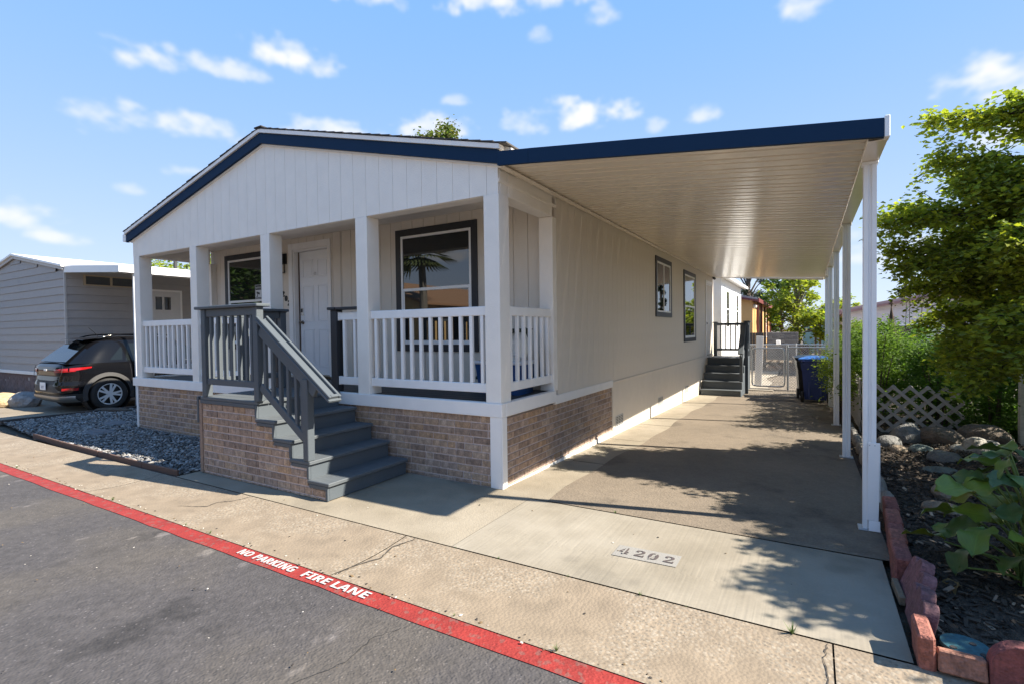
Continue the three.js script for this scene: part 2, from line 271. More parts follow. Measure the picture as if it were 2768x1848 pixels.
{
  const m = mat(0.07, 0.055, 0.053, 0.85, { map: speck }), pm = mat(0.232, 0.22, 0.2, 0.8, { map: speck });
  [['4', 1.415, 0.815], ['2', 1.519, 0.813], ['0', 1.607, 0.812], ['2', 1.709, 0.81]].forEach(([d, x, z]) => {
    const g = flatText(d, serif, 0.092, 0.0015), bb = g.boundingBox; g.translate(-bb.min.x, 0, 0); g.scale(0.063 / (bb.max.x - bb.min.x), 1, 1); g.rotateX(-Math.PI / 2); const t = M('stencil_digit', boxUV(g), m, apron, [x, 0.007, z]); 
    if (d !== '2') M('stencil_bridge', cb(d === '4' ? 0.012 : 0.01, 0.001, 0.11, 0.0003), pm, apron, [x + (d === '4' ? 0.034 : 0.031), 0.0105, z - 0.045], [0, d === '4' ? -0.05 : -0.35, 0]);
  });
}
// driveway: tan asphalt with a pale concrete strip along the house and tooled joints
const drive = struct(G('driveway'));
M('asphalt_lane', grid(10, 40, (u, v) => { const z = lerp(0.1, -9.75 - 0.1 * Math.sin(u * 9), v), e = 0.52 + 0.03 * Math.sin(z * 1.3) + 0.02 * Math.sin(z * 4.1); return [lerp(e, 2.98, u), gy(z) + 0.002, z]; }), driveMat, drive);
{
  const js = [0.1, -1.42, -2.95, -4.45, -5.95, -7.5, -9.9];
  for (let k = 0; k + 1 < js.length; k++) M('strip_slab', grid(3, 8, (u, v) => { const z = lerp(js[k] - 0.008, js[k + 1] + 0.008, v); return [lerp(0.0, 0.56, u), gy(z) - 0.002 + (k % 2) * 0.001, z]; }), apronMat, drive);
}
struct(M('back_yard', grid(20, 30, (u, v) => { const x = lerp(0.0, 9, u), z = lerp(-9.6, -40, v); return [x, gy(z) - 0.012 + 0.03 * (fbm(x * 1.5 + 30, z * 1.5 + 90, 512, 8, 3) - 0.5), z]; }), yardMat));
struct(M('yard_path', grid(6, 20, (u, v) => { const z = lerp(-11.9, -19, v), m = 1.15 + 0.25 * Math.sin(z * 0.5); return [m + (u - 0.5) * (0.85 + 0.2 * Math.sin(z * 2.1)), gy(z) + 0.012, z]; }), mat(0.62, 0.6, 0.55, 0.9, { map: apronMap })));
struct(M('neighbor_driveway', grid(24, 20, (u, v) => { const z = lerp(1.27, -12, v); return [lerp(-17, -9.82, u), gy(z) - 0.02, z]; }), mat(0.52, 0.48, 0.42, 0.88, { map: apronMap, bumpMap: concBump, bumpScale: 0.004 })));

// ---------------------------------------------------------------- the home
const home = tag(G('mobile_home'), 'cream white manufactured home with navy gable trim, open front porch and brick skirting', 'house');
const roofY = (x) => 3.062 + 0.2486 * (3.545 - Math.abs(x + 3.545));   // underside of the rake board
const grain = (g, ox, oy) => { const u = g.attributes.uv; for (let i = 0; i < u.count; i++) u.setXY(i, u.getX(i) + ox, u.getY(i) + oy); return g; };
{ // gable boards
  const gable = G('gable_wall', home), xs = [-7.09]; for (let x = -0.13 - 0.2 * 34; x < -0.05; x += 0.2) if (x > -7.05) xs.push(x); xs.push(0.0);
  for (let k = 0; k + 1 < xs.length; k++) {
    const a = xs[k] + 0.0016, b = xs[k + 1] - 0.0016, top = []; top.push([b, roofY(b) + 0.02]); if (a < -3.545 && b > -3.545) top.push([-3.545, roofY(-3.545) + 0.02]); top.push([a, roofY(a) + 0.02]);
    M('plank', prism([[a, 2.795], [b, 2.795], ...top], -0.014, 0), siding, gable);
  }
  M('backing', prism([[-7.08, 2.80], [-0.01, 2.80], [-0.01, roofY(-0.01) + 0.02], [-3.545, roofY(-3.545) + 0.02], [-7.08, roofY(-7.08) + 0.02]], -0.03, -0.016), siding, gable);
}
{ // rake boards, drip edge and shingles
  const L = (x) => roofY(x), piece = (name, dy0, dy1, z0, z1, m, x0 = -7.2, x1 = 0.1) => { for (const [a, b] of [[x0, -3.545], [-3.545, x1]]) M(name, prism([[a, L(a) + dy0], [b, L(b) + dy0], [b, L(b) + dy1], [a, L(a) + dy1]], z0, z1), m, home); };
  piece('rake_board', 0, 0.128, 0.02, 0.055, navy, -7.19, 0.035); piece('rake_moulding', -0.018, 0.012, 0.002, 0.018, trim, -7.12, 0.012); piece('drip_edge', 0.131, 0.176, -0.02, 0.075, trim, -7.21, 0.06);
  const roof = G('roof', home);
  for (const [a, b] of [[-7.23, -3.545], [-3.545, 0.13]]) M('roof_deck', prism([[a, L(a) + 0.13], [b, L(b) + 0.13], [b, L(b) + 0.178], [a, L(a) + 0.178]], -12.45, -0.03), trim, roof);
  const sh = [mat(0.055, 0.052, 0.05, 0.95), mat(0.045, 0.043, 0.042, 0.95), mat(0.065, 0.06, 0.056, 0.95)];
  for (const s of [-1, 1]) for (let k = 0; k < 26; k++) { const x = -3.545 + s * (3.69 - k * 0.142), x2 = x - s * 0.17; M('shingle_course', prism(s > 0 ? [[x2, L(x2) + 0.18], [x, L(x) + 0.186], [x, L(x) + 0.2], [x2, L(x2) + 0.19]] : [[x, L(x) + 0.186], [x2, L(x2) + 0.18], [x2, L(x2) + 0.19], [x, L(x) + 0.2]], -12.47, 0.082 + rr(-0.006, 0.006)), pick(sh), roof); }
  B('ridge_cap', -3.62, -3.47, L(-3.545) + 0.185, L(-3.545) + 0.204, -12.47, 0.085, sh[1], roof);
  const gt = G('eave_gutter', home); for (const [x0, x1, y0, y1] of [[-7.30, -7.295, 3.0, 3.115], [-7.29, -7.2, 3.0, 3.006], [-7.2, -7.195, 3.0, 3.115]]) B('gutter_face', x0, x1, y0 + 0.06, y1 + 0.06, -12.4, 0.05, vinyl, gt, 0.001); B('gutter_end', -7.3, -7.2, 3.06, 3.175, 0.05, 0.056, vinyl, gt, 0.001);
}
{ // porch posts, beams, ceiling, deck
  for (const [a, b] of [[-7.075, -6.895], [-5.372, -5.2], [-3.66, -3.475], [-1.906, -1.725], [-0.165, 0.006]]) { B('porch_post', a, b, 0.816, 2.793, -0.18, a > -1 ? 0.006 : 0.004, siding, home, 0.003); }
  B('porch_beam', -7.085, 0.0, 2.793, 3.03, -0.175, -0.032, siding, home); B('side_beam', -0.165, 0.004, 2.795, 3.03, -1.15, -0.178, siding, home); B('side_beam', -7.085, -6.91, 2.795, 3.03, -1.15, -0.178, siding, home);
  B('ledge_trim', -0.01, 0.008, 2.905, 2.94, -1.255, -0.005, siding, home);
  B('pilaster', -0.17, 0.004, 0.81, 2.793, -1.25, -1.15, siding, home); B('pilaster', -7.085, -6.9, 0.81, 2.793, -1.25, -1.15, siding, home);
  B('porch_ceiling', -7.08, -0.01, 3.035, 3.05, -1.28, -0.03, siding, home);
  const deck = G('porch_deck', home); for (let k = 0; k < 9; k++) B('deck_board', -7.0, -0.05, 0.775, 0.8, -0.06 - k * 0.137 - 0.131, -0.06 - k * 0.137, deckGrey, deck, 0.004);
  B('band_board', -7.175, 0.022, 0.684, 0.816, -0.06, 0.022, trim, home, 0.004); B('band_board', -0.05, 0.0235, 0.684, 0.816, -1.17, -0.062, trim, home, 0.004); B('band_board', -7.175, -7.1, 0.684, 0.816, -12.3, -0.062, trim, home);
  B('skirt_trim', -0.03, 0.014, 0.655, 0.758, -3.14, -1.172, trim, home); B('skirt_trim', -0.03, 0.012, 0.70, 0.735, -12.3, -3.142, body, home);
  B('corner_trim', -0.118, 0.004, 0.0, 0.683, -0.02, 0.016, trim, home, 0.003); B('corner_trim', 0.005, 0.02, 0.0, 0.683, -0.075, 0.015, trim, home, 0.003); B('corner_trim', -7.1, -7.05, 0.0, 0.683, -0.03, 0.008, trim, home, 0.003);
}
// brick skirting: every brick its own piece
const brickGeos = new Map();
function brickGeo(w, h, v) {
  const key = w.toFixed(3) + h.toFixed(3) + v; if (brickGeos.has(key)) return brickGeos.get(key);
  const c = 0.003, d = 0.008, pos = [], x = w / 2, y = h / 2, j = () => rr(-0.002, 0.002), f = [[-x + c + j(), -y + c + j()], [x - c + j(), -y + c + j()], [x - c + j(), y - c + j()], [-x + c + j(), y - c + j()]].map((p) => [...p, d]), e = [[-x, -y], [x, -y], [x, y], [-x, y]].map((p) => [p[0] + j() * 0.5, p[1] + j() * 0.5, d - c]), b = [[-x, -y, 0], [x, -y, 0], [x, y, 0], [-x, y, 0]], Q = (p, q, r, s) => pos.push(...p, ...q, ...r, ...p, ...r, ...s);
  Q(...f); for (let i = 0; i < 4; i++) { const n = (i + 1) % 4; Q(e[i], e[n], f[n], f[i]); Q(b[i], b[n], e[n], e[i]); }
  const g = grain(finish(pos), v * 0.173, v * 0.117); brickGeos.set(key, g); return g;
}
function bricks(parent, L, H, course, keep, place, limit, rest, cols) {      // lays courses on a panel L wide from its top down
  const list = [];
  for (let r = 0; r * course < H - 0.015; r++) {
    const top = H - r * course, h = Math.min(course - 0.0145, top - 0.003); if (h < 0.012) continue;
    let x = -0.2 * (r % 2 ? 0.52 : 0.02) - rr(0, 0.02);
    while (x < L) { const full = rnd() < 0.12 ? 0.105 : 0.2, a = Math.max(0.002, x), b = Math.min(L - 0.002, x + full - 0.0135); x += full; if (b - a > 0.02 && keep(a, b, top - h, top)) { if (!cols) list.push([a, b, top - h, top]); else { const hit = cols.filter(([c0, c1, ct]) => c1 > a + 0.01 && c0 < b - 0.01 && ct > top - h + 0.015); let e = null; for (const [c0, c1, ct] of hit) { const y1 = Math.min(top, ct), p = [Math.max(a, c0), Math.min(b, c1), top - h, y1]; if (e && Math.abs(e[3] - y1) < 0.002) e[1] = p[1]; else { e = p; list.push(e); } } } } }
  }
  for (const [a, b, y0, y1] of list) {
    const w = Math.round((b - a) * 100) / 100, h = Math.round((y1 - y0) * 500) / 500, m = pick(brickMats), v = Math.floor(rnd() * 5), p = place((a + b) / 2, (y0 + y1) / 2);
    if (limit(a, b)) { const o = M('brick', brickGeo(w, h, v), m, parent, p.slice(0, 3)); o.rotation.y = p[3] || 0; } else { const g = brickGeo(w, h, v).clone(); g.translate(...p); const i = brickMats.indexOf(m); (rest[i] ||= []).push(g); }
  }
}
{
  const sk = G('brick_skirting', home), rest = {};
  B('mortar_bed', -7.05, -0.1, -0.04, 0.684, -0.05, -0.014, mortar, sk); B('mortar_bed', -0.05, -0.014, -0.12, 0.656, -3.13, -0.055, mortar, sk);
  bricks(sk, 6.93, 0.678, 0.0717, (a, b, y0, y1) => !(a - 7.05 > -3.12 && b - 7.05 < -2.25) && !(a - 7.05 > -3.12 && b - 7.05 < -1.25 && y1 < 0.66 - (b - 7.05 + 2.2) * 0.66), (x, y) => [x - 7.05, y, -0.014], (a) => a - 7.05 > -5.25, rest);
  bricks(sk, 3.05, 0.74, 0.0717, () => true, (x, y) => [-0.014, y - 0.085, -0.078 - x, Math.PI / 2], () => true, rest);
  for (const k of Object.keys(rest)) M('distant_bricks', mergeGeometries(rest[k]), brickMats[k], sk).userData.kind = 'stuff';
}
{ // walls: side, porch back, and the dark body behind
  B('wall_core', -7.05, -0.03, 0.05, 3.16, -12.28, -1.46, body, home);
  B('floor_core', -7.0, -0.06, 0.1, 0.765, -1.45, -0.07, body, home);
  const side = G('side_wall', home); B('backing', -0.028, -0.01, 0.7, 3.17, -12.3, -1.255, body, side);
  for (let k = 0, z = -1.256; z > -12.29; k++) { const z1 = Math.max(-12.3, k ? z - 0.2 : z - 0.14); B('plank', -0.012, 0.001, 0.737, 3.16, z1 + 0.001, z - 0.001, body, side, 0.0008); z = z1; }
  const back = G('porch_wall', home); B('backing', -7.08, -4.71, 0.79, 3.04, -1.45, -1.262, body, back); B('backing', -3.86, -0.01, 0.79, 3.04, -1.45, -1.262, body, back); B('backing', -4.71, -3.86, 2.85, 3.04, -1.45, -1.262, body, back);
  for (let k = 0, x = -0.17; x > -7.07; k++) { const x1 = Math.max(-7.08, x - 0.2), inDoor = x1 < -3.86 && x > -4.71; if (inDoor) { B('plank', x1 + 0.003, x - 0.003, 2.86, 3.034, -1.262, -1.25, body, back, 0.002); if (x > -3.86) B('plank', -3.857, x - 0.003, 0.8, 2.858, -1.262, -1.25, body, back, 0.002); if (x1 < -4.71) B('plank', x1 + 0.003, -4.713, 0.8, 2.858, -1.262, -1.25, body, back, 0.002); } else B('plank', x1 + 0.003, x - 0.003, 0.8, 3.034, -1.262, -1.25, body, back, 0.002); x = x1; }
  B('seam_batten', -3.62, -3.585, 0.8, 3.03, -1.249, -1.238, body, home);
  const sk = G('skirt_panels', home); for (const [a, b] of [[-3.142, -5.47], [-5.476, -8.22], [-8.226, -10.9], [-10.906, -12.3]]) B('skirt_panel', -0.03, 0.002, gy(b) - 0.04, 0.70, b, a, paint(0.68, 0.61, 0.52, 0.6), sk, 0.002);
  B('skirt_panel', -0.03, 0.006, -0.1, -0.0, -3.14, -0.08, trim, sk, 0.002);
  for (const [z, y] of [[-3.44, 0.115], [-5.92, 0.1], [-8.4, 0.07]]) { const v = M('vent', cb(0.006, 0.17, 0.36, 0.002), mat(0.5, 0.49, 0.46, 0.6), sk, [0.006, y, z]); for (let i = 0; i < 3; i++) for (let s = 0; s < 6; s++) M('vent_slot', cb(0.004, 0.012, 0.09, 0.001), darkVoid, v, [0.0025, -0.06 + s * 0.024, -0.115 + i * 0.115]); }
  B('end_wall', -7.08, -0.01, 0.05, 3.2, -12.32, -12.301, siding, home);
}
function windowUnit(w, h, kind, parent) {                     // lower left corner at the origin, facing +z
  const o = G('window', parent), t = 0.092, f = 0.034;
  for (const [x0, x1, y0, y1] of [[0, t, 0, h], [w - t, w, 0, h], [t, w - t, 0, t], [t, w - t, h - t, h]]) B('casing', x0 + 0.0005, x1 - 0.0005, y0 + 0.0005, y1 - 0.0005, 0.0005, 0.022, slate, o, 0.002);
  const a = t, b = w - t, c = t, d = h - t;
  for (const [x0, x1, y0, y1] of [[a, a + f, c, d], [b - f, b, c, d], [a + f, b - f, c, c + f], [a + f, b - f, d - f, d]]) B('frame', x0, x1, y0, y1, 0.001, 0.018, vinyl, o, 0.003);
  if (kind === 'hung') {
    const m = c + (d - c) * 0.5; B('meeting_rail', a + f, b - f, m - 0.018, m + 0.022, 0.001, 0.016, vinyl, o, 0.002);
    B('pane', a + f, b - f, m + 0.022, d - f, 0.001, 0.005, glass, o, 0.0005); B('pane', a + f + 0.02, b - f - 0.02, c + f + 0.02, m - 0.018, 0.001, 0.004, glass, o, 0.0005);
    for (const [x0, x1, y0, y1] of [[a + f, a + f + 0.02, c + f, m - 0.018], [b - f - 0.02, b - f, c + f, m - 0.018], [a + f + 0.02, b - f - 0.02, c + f, c + f + 0.02]]) B('sash', x0, x1, y0, y1, 0.001, 0.01, vinyl, o, 0.002);
  } else {
    const m = (a + b) / 2; B('meeting_rail', m - 0.02, m + 0.02, c + f, d - f, 0.001, 0.014, vinyl, o, 0.002); B('pane', a + f, m - 0.02, c + f, d - f, 0.001, 0.005, glass, o, 0.0005); B('pane', m + 0.02, b - f, c + f, d - f, 0.001, 0.004, glass, o, 0.0005);
  }
  return o;
}
windowUnit(1.373, 1.668, 'hung', home).position.set(-2.463, 1.243, -1.25);
windowUnit(1.373, 1.668, 'hung', home).position.set(-6.606, 1.243, -1.25);
{ const w = windowUnit(1.27, 1.16, 'slider', home); w.rotation.y = Math.PI / 2; w.position.set(0.001, 1.735, -5.6); }
{ const w = windowUnit(1.39, 1.68, 'hung', home); w.rotation.y = Math.PI / 2; w.position.set(0.001, 1.19, -8.09); }
function door(parent, w, h, hinge) {                          // opening w x h, slab set back in its frame, facing +z
  const o = G('door', parent), t = 0.1, r = 0.085; const wm = mat(0.80, 0.80, 0.81, 0.4, { map: speck });
  for (const [x0, x1, y0, y1] of [[-t, 0, 0, h + t], [w, w + t * 0.6, 0, h + t], [0, w, h, h + t]]) B('casing', x0, x1, y0, y1, 0.001, 0.02, trim, o, 0.005);
  for (const [x0, x1, y0, y1] of [[0, 0.03, 0, h], [w - 0.03, w, 0, h], [0.03, w - 0.03, h - 0.03, h]]) B('jamb', x0, x1, y0, y1, -0.16, 0.004, trim, o, 0.003);
  B('weather_strip', 0.03, 0.045, 0.02, h - 0.03, -r - 0.03, -r + 0.012, mat(0.09, 0.05, 0.03, 0.7), o, 0.001);
  const s = B('slab', 0.046, w - 0.032, 0.02, h - 0.032, -r - 0.045, -r, wm, o, 0.004), W = w - 0.078, cx = 0.007 + 0;
  for (const [y0, y1] of [[0.13, 0.72], [0.86, 1.42], [1.56, 1.83]]) for (const k of [-1, 1]) {
    const yc = (y0 + y1) / 2 - h / 2 + 0.02, xc = k * W * 0.23, hw = W * 0.155, hh = (y1 - y0) / 2, fr = 0.018;
    for (const [x, y, ww, q] of [[xc, yc + hh, hw * 2 + fr, fr], [xc, yc - hh, hw * 2 + fr, fr], [xc - hw, yc, fr, hh * 2 - fr], [xc + hw, yc, fr, hh * 2 - fr]]) M('panel_moulding', cb(ww, q, 0.012, 0.005), wm, s, [x, y, 0.026]);
    M('panel', cb(hw * 2 - 0.05, hh * 2 - 0.05, 0.008, 0.004), wm, s, [xc, yc, 0.025]);
  }
  B('threshold', 0.0, w, 0, 0.022, -0.13, 0.02, mat(0.3, 0.26, 0.2, 0.5, { metalness: 0.5 }), o, 0.004);
  return [o, s, W];
}
{
  const [d, s, W] = door(home, 0.85, 2.02, 1); d.position.set(-4.71, 0.83, -1.25);
  const bronze = mat(0.18, 0.15, 0.12, 0.35, { metalness: 0.9 });
  const lock = M('deadbolt', cb(0.062, 0.12, 0.02, 0.012), steel, s, [-W / 2 + 0.065, 0.02, 0.034]); M('keypad', cb(0.04, 0.06, 0.008, 0.003), black, lock, [0, 0.018, 0.011]);
  const kn = M('knob', new THREE.LatheGeometry([[0.0, 0.07], [0.02, 0.068], [0.028, 0.055], [0.024, 0.04], [0.012, 0.03], [0.012, 0.01], [0.03, 0.006], [0.032, 0]].map((p) => new THREE.Vector2(...p)), 18), bronze, s, [-W / 2 + 0.065, -0.15, 0.022], [Math.PI / 2, 0, 0]);
  M('door_knocker', new THREE.TorusGeometry(0.022, 0.005, 6, 14), steel, s, [0.0, 0.62, 0.03]);
  const [b2, s2, W2] = door(home, 0.9, 2.02, 1); b2.rotation.y = Math.PI / 2; b2.position.set(0.002, 0.74, -11.02); b2.children.forEach((c) => { if (c.name === 'slab' || c.name === 'weather_strip') c.position.z += 0.06; });
  M('knob', new THREE.SphereGeometry(0.03, 12, 8), bronze, s2, [-W2 / 2 + 0.07, -0.1, 0.05]);
}
{ // wall lamp, numbers, sign, camera
  const l = G('wall_lamp', home); B('back_plate', -5.02, -4.86, 2.64, 2.81, -1.25, -1.225, black, l); B('lamp_head', -5.0, -4.88, 2.65, 2.80, -1.225, -1.12, black, l, 0.006);
  B('cage_bar', -4.9, -4.885, 2.5, 2.65, -1.135, -1.12, black, l, 0.002); B('cage_bar', -4.995, -4.98, 2.5, 2.65, -1.135, -1.12, black, l, 0.002); B('cage_bar', -4.9, -4.885, 2.5, 2.65, -1.225, -1.21, black, l, 0.002); B('cage_base', -4.995, -4.885, 2.49, 2.503, -1.225, -1.12, black, l, 0.002);
  B('lamp_glass', -4.975, -4.905, 2.505, 2.648, -1.205, -1.14, phys(0.9, 0.88, 0.82, 0.1, { transmission: 1, thickness: 0 }), l, 0.01);
  [['4', -5.08, 2.21], ['2', -5.005, 2.135], ['0', -4.935, 2.06], ['2', -4.86, 1.98]].forEach(([c, x, y]) => { const g = flatText(c, serif, 0.088, 0.012); g.computeVertexNormals(); M('house_number', boxUV(g), black, home, [x, y - 0.02, -1.249], [0, 0, -0.12]); });
  const cam = G('security_camera', home); M('mount', cb(0.03, 0.05, 0.05, 0.01), black, cam, [0.02, 3.02, -12.17]); M('camera_body', new THREE.CapsuleGeometry(0.035, 0.05, 4, 10), black, cam, [0.06, 2.985, -12.13], [Math.PI / 2.4, 0, 0.3]);
  const cv = document.createElement('canvas'); cv.width = 128; cv.height = 160; const c = cv.getContext('2d');
  c.fillStyle = '#15171a'; c.fillRect(0, 0, 128, 160); c.strokeStyle = '#b9bdc0'; c.lineWidth = 5; c.strokeRect(5, 5, 118, 150); c.fillStyle = '#c9cdd0'; c.font = 'bold 27px sans-serif'; c.fillText('NOTICE', 13, 44); c.fillRect(10, 60, 108, 84); c.fillStyle = '#1b1e21'; c.beginPath(); c.moveTo(30, 76); c.lineTo(92, 92); c.lineTo(86, 114); c.lineTo(26, 98); c.fill(); c.fillRect(40, 104, 12, 26); c.fillRect(24, 128, 30, 8);
  const st = new THREE.CanvasTexture(cv); st.colorSpace = THREE.SRGBColorSpace;
  const sg = tag(M('window_sign', new THREE.BoxGeometry(0.19, 0.245, 0.003), mat(1, 1, 1, 0.5, { map: st })), 'small black security notice sign with a camera picture stuck in the porch window', 'sign'); sg.position.set(-5.632, 2.226, -1.2415);
}
function railing(parent, a, b, n, z0) {                       // white porch railing between two posts
  const o = G('porch_railing', parent), ax = new THREE.Vector3(...a), bx = new THREE.Vector3(...b), L = ax.distanceTo(bx); o.position.copy(ax); o.rotation.y = Math.atan2(-(bx.z - ax.z), bx.x - ax.x);
  B('rail', 0.001, L - 0.001, 0.835, 0.925, -0.02, 0.02, railWhite, o, 0.006); B('rail', 0.001, L - 0.001, 0.09, 0.18, -0.02, 0.02, railWhite, o, 0.006);
  const p = L / n; for (let k = 0; k < n; k++) M('baluster', cb(0.036, 0.656, 0.036, 0.004), railWhite, o, [p * (k + 0.5), 0.5075, 0]);
  for (const y of [0.83, 0.085]) for (const x of [0.004, L - 0.004]) M('bracket', cb(0.007, 0.1, 0.052, 0.002), railWhite, o, [x, y + 0.05, 0]);
  return o;
}
railing(home, [-6.893, 0.816, -0.05], [-5.374, 0.816, -0.05], 11); railing(home, [-5.198, 0.816, -0.05], [-3.662, 0.816, -0.05], 11); railing(home, [-1.723, 0.816, -0.05], [-0.167, 0.816, -0.05], 12);
railing(home, [-2.255, 0.816, -0.05], [-1.908, 0.816, -0.05], 2); railing(home, [-0.04, 0.816, -0.182], [-0.04, 0.816, -1.148], 7); railing(home, [-7.03, 0.816, -0.182], [-7.03, 0.816, -1.148], 7);

// ---------------------------------------------------------------- porch stairs
{
  const s = tag(G('porch_stairs'), 'slate grey wooden stairs with a brick faced side and railing at the front porch', 'stairs');
  const X = [-1.18, -1.43, -1.68, -1.93, -2.2], Y = [0.168, 0.335, 0.503, 0.67, 0.84], zb = 0.03, zf = 1.03, tan = mat(0.3, 0.205, 0.15, 0.75, { map: woodGrain });
  for (let i = 0; i < 5; i++) {
    B('riser', X[i] - 0.02, X[i], i ? Y[i - 1] - 0.03 : 0.006, Y[i] - 0.036, zb + 0.002, zf - 0.002, stairGrey, s, 0.003);
    if (i < 4) { const t = B('tread', X[i + 1] - 0.015, X[i] + 0.028, Y[i] - 0.034, Y[i], zb, zf + 0.03, stairTop, s, 0.006); }
    B('edge_trim', X[i] - 0.026, X[i] + 0.004, i ? Y[i - 1] + 0.001 : 0.004, Y[i] - 0.037, zf, zf + 0.024, stairGrey, s, 0.003);
    if (i < 4) B('edge_trim', X[i + 1] + 0.006, X[i] + 0.002, Y[i] - 0.068, Y[i] - 0.036, zf + 0.001, zf + 0.0245, stairGrey, s, 0.003);
  }
  for (let k = 0; k < 7; k++) B('platform_board', -3.19, X[4] + 0.028, 0.806, 0.84, zb + k * 0.1475, zb + k * 0.1475 + 0.142, stairTop, s, 0.005);
  B('edge_trim', -3.2, X[4] - 0.03, 0.764, 0.804, zf + 0.001, zf + 0.0245, stairGrey, s, 0.003);
  const panel = G('brick_panel', s), outline = [[-3.18, 0.012], [X[0] - 0.028, 0.012]]; for (let i = 0; i < 5; i++) { outline.push([X[i] - 0.028, Y[i] - 0.07]); if (i < 4) outline.push([X[i + 1] - 0.028, Y[i] - 0.07]); } outline.push([-3.18, 0.77]);
  M('mortar_bed', prism(outline, zf - 0.02, zf + 0.006), mortar, panel);
  const cols = [[0, X[4] - 0.03 + 3.18, Y[4] - 0.074]]; for (let i = 3; i >= 0; i--) cols.push([X[i + 1] - 0.03 + 3.18, X[i] - 0.03 + 3.18, Y[i] - 0.074]);
  bricks(panel, 1.97, 0.762, 0.0745, () => true, (x, y) => [x - 3.18, y, zf + 0.006], () => true, {}, cols);
  B('corner_board', -3.232, -3.184, 0.012, 0.80, zf - 0.02, zf + 0.022, tan, s, 0.004); B('side_panel', -3.222, -3.2, 0.012, 0.80, zb, zf - 0.021, tan, s, 0.004); B('bracket', -3.262, -3.234, 0.55, 0.835, zf - 0.03, zf + 0.03, stairGrey, s, 0.004);
  // rails
  const zr = 1.03, P = (x, y0, y1, z = zr) => B('newel', x - 0.037, x + 0.037, y0, y1, z - 0.04, z + 0.035, stairGrey, s, 0.005);
  P(-3.097, 0.841, 1.77); P(-2.176, 0.841, 1.77); P(-1.448, 0.336, 1.09);
  B('cap_rail', -3.215, -2.1, 1.771, 1.803, zr - 0.09, zr + 0.06, stairGrey, s, 0.006); B('rail', -3.059, -2.214, 1.69, 1.769, zr - 0.02, zr + 0.02, stairGrey, s, 0.004); B('rail', -3.059, -2.214, 0.972, 1.036, zr - 0.02, zr + 0.02, stairGrey, s, 0.004);
  for (const x of [-2.985, -2.86, -2.735, -2.61, -2.485, -2.36, -2.27]) B('baluster', x - 0.018, x + 0.018, 1.037, 1.689, zr - 0.016, zr + 0.016, stairGrey, s, 0.003);
  // side rail back to the porch
  P(-3.12, 0.841, 1.77, 0.1); B('cap_rail', -3.2, -3.05, 1.7715, 1.8025, 0.04, zr - 0.095, stairGrey, s, 0.006); B('rail', -3.14, -3.1, 1.69, 1.769, 0.14, zr - 0.045, stairGrey, s, 0.004); B('rail', -3.14, -3.1, 0.972, 1.036, 0.14, zr - 0.045, stairGrey, s, 0.004);
  for (let k = 0; k < 6; k++) B('baluster', -3.138, -3.102, 1.037, 1.689, 0.21 + k * 0.128, 0.242 + k * 0.128, stairGrey, s, 0.003);
  // newels either side of the opening
  for (const [a, b] of [[-3.47, -3.37], [-2.36, -2.258]]) { B('newel', a, b, 0.818, 1.77, -0.1, -0.004, slate, s, 0.004); B('newel_cap', a - 0.02, b + (a < -3 ? 0.045 : 0.0), 1.771, 1.803, -0.125, 0.03, slate, s, 0.005); }
  B('cap_rail', -2.255, -1.91, 1.771, 1.8, -0.12, 0.02, slate, s, 0.005);
  // sloping hand rail: a capped board with raised edges
  const a = [-2.16, 1.655], b = [-1.115, 0.915], dx = b[0] - a[0], dy = b[1] - a[1], at = (t, up) => [a[0] + dx * t, a[1] + dy * t + up];
  const sl = (name, t0, t1, up0, up1, z, w, m) => { const p = at(t0, (up0 + up1) / 2), q = at(t1, (up0 + up1) / 2); bar(name, [p[0], p[1], z], [q[0], q[1], z], w, (up1 - up0) * 0.816, m, s); };
  sl('hand_rail', 0, 1, -0.03, 0.0, zr - 0.03, 0.14, stairGrey); sl('hand_rail_lip', 0, 1, 0.001, 0.034, zr + 0.024, 0.026, stairGrey); sl('hand_rail_lip', 0, 1, 0.001, 0.034, zr - 0.084, 0.026, stairGrey); { const q = at(0.985, 0.018); M('hand_rail_lip', cb(0.03, 0.03, 0.082, 0.004), stairGrey, s, [q[0], q[1], zr - 0.03], [0, 0, -0.615]); }
  sl('rail', 0.03, 0.80, -0.155, -0.032, zr, 0.04, stairGrey); sl('rail', 0.03, 0.64, -0.69, -0.595, zr, 0.04, stairGrey);
  for (const x of [-2.06, -1.945, -1.83, -1.715, -1.6, -1.515]) { const t = (x - a[0]) / dx, y = a[1] + dy * t; B('baluster', x - 0.018, x + 0.018, y - 0.61, y - 0.14, zr - 0.016, zr + 0.016, stairGrey, s, 0.003); }
}

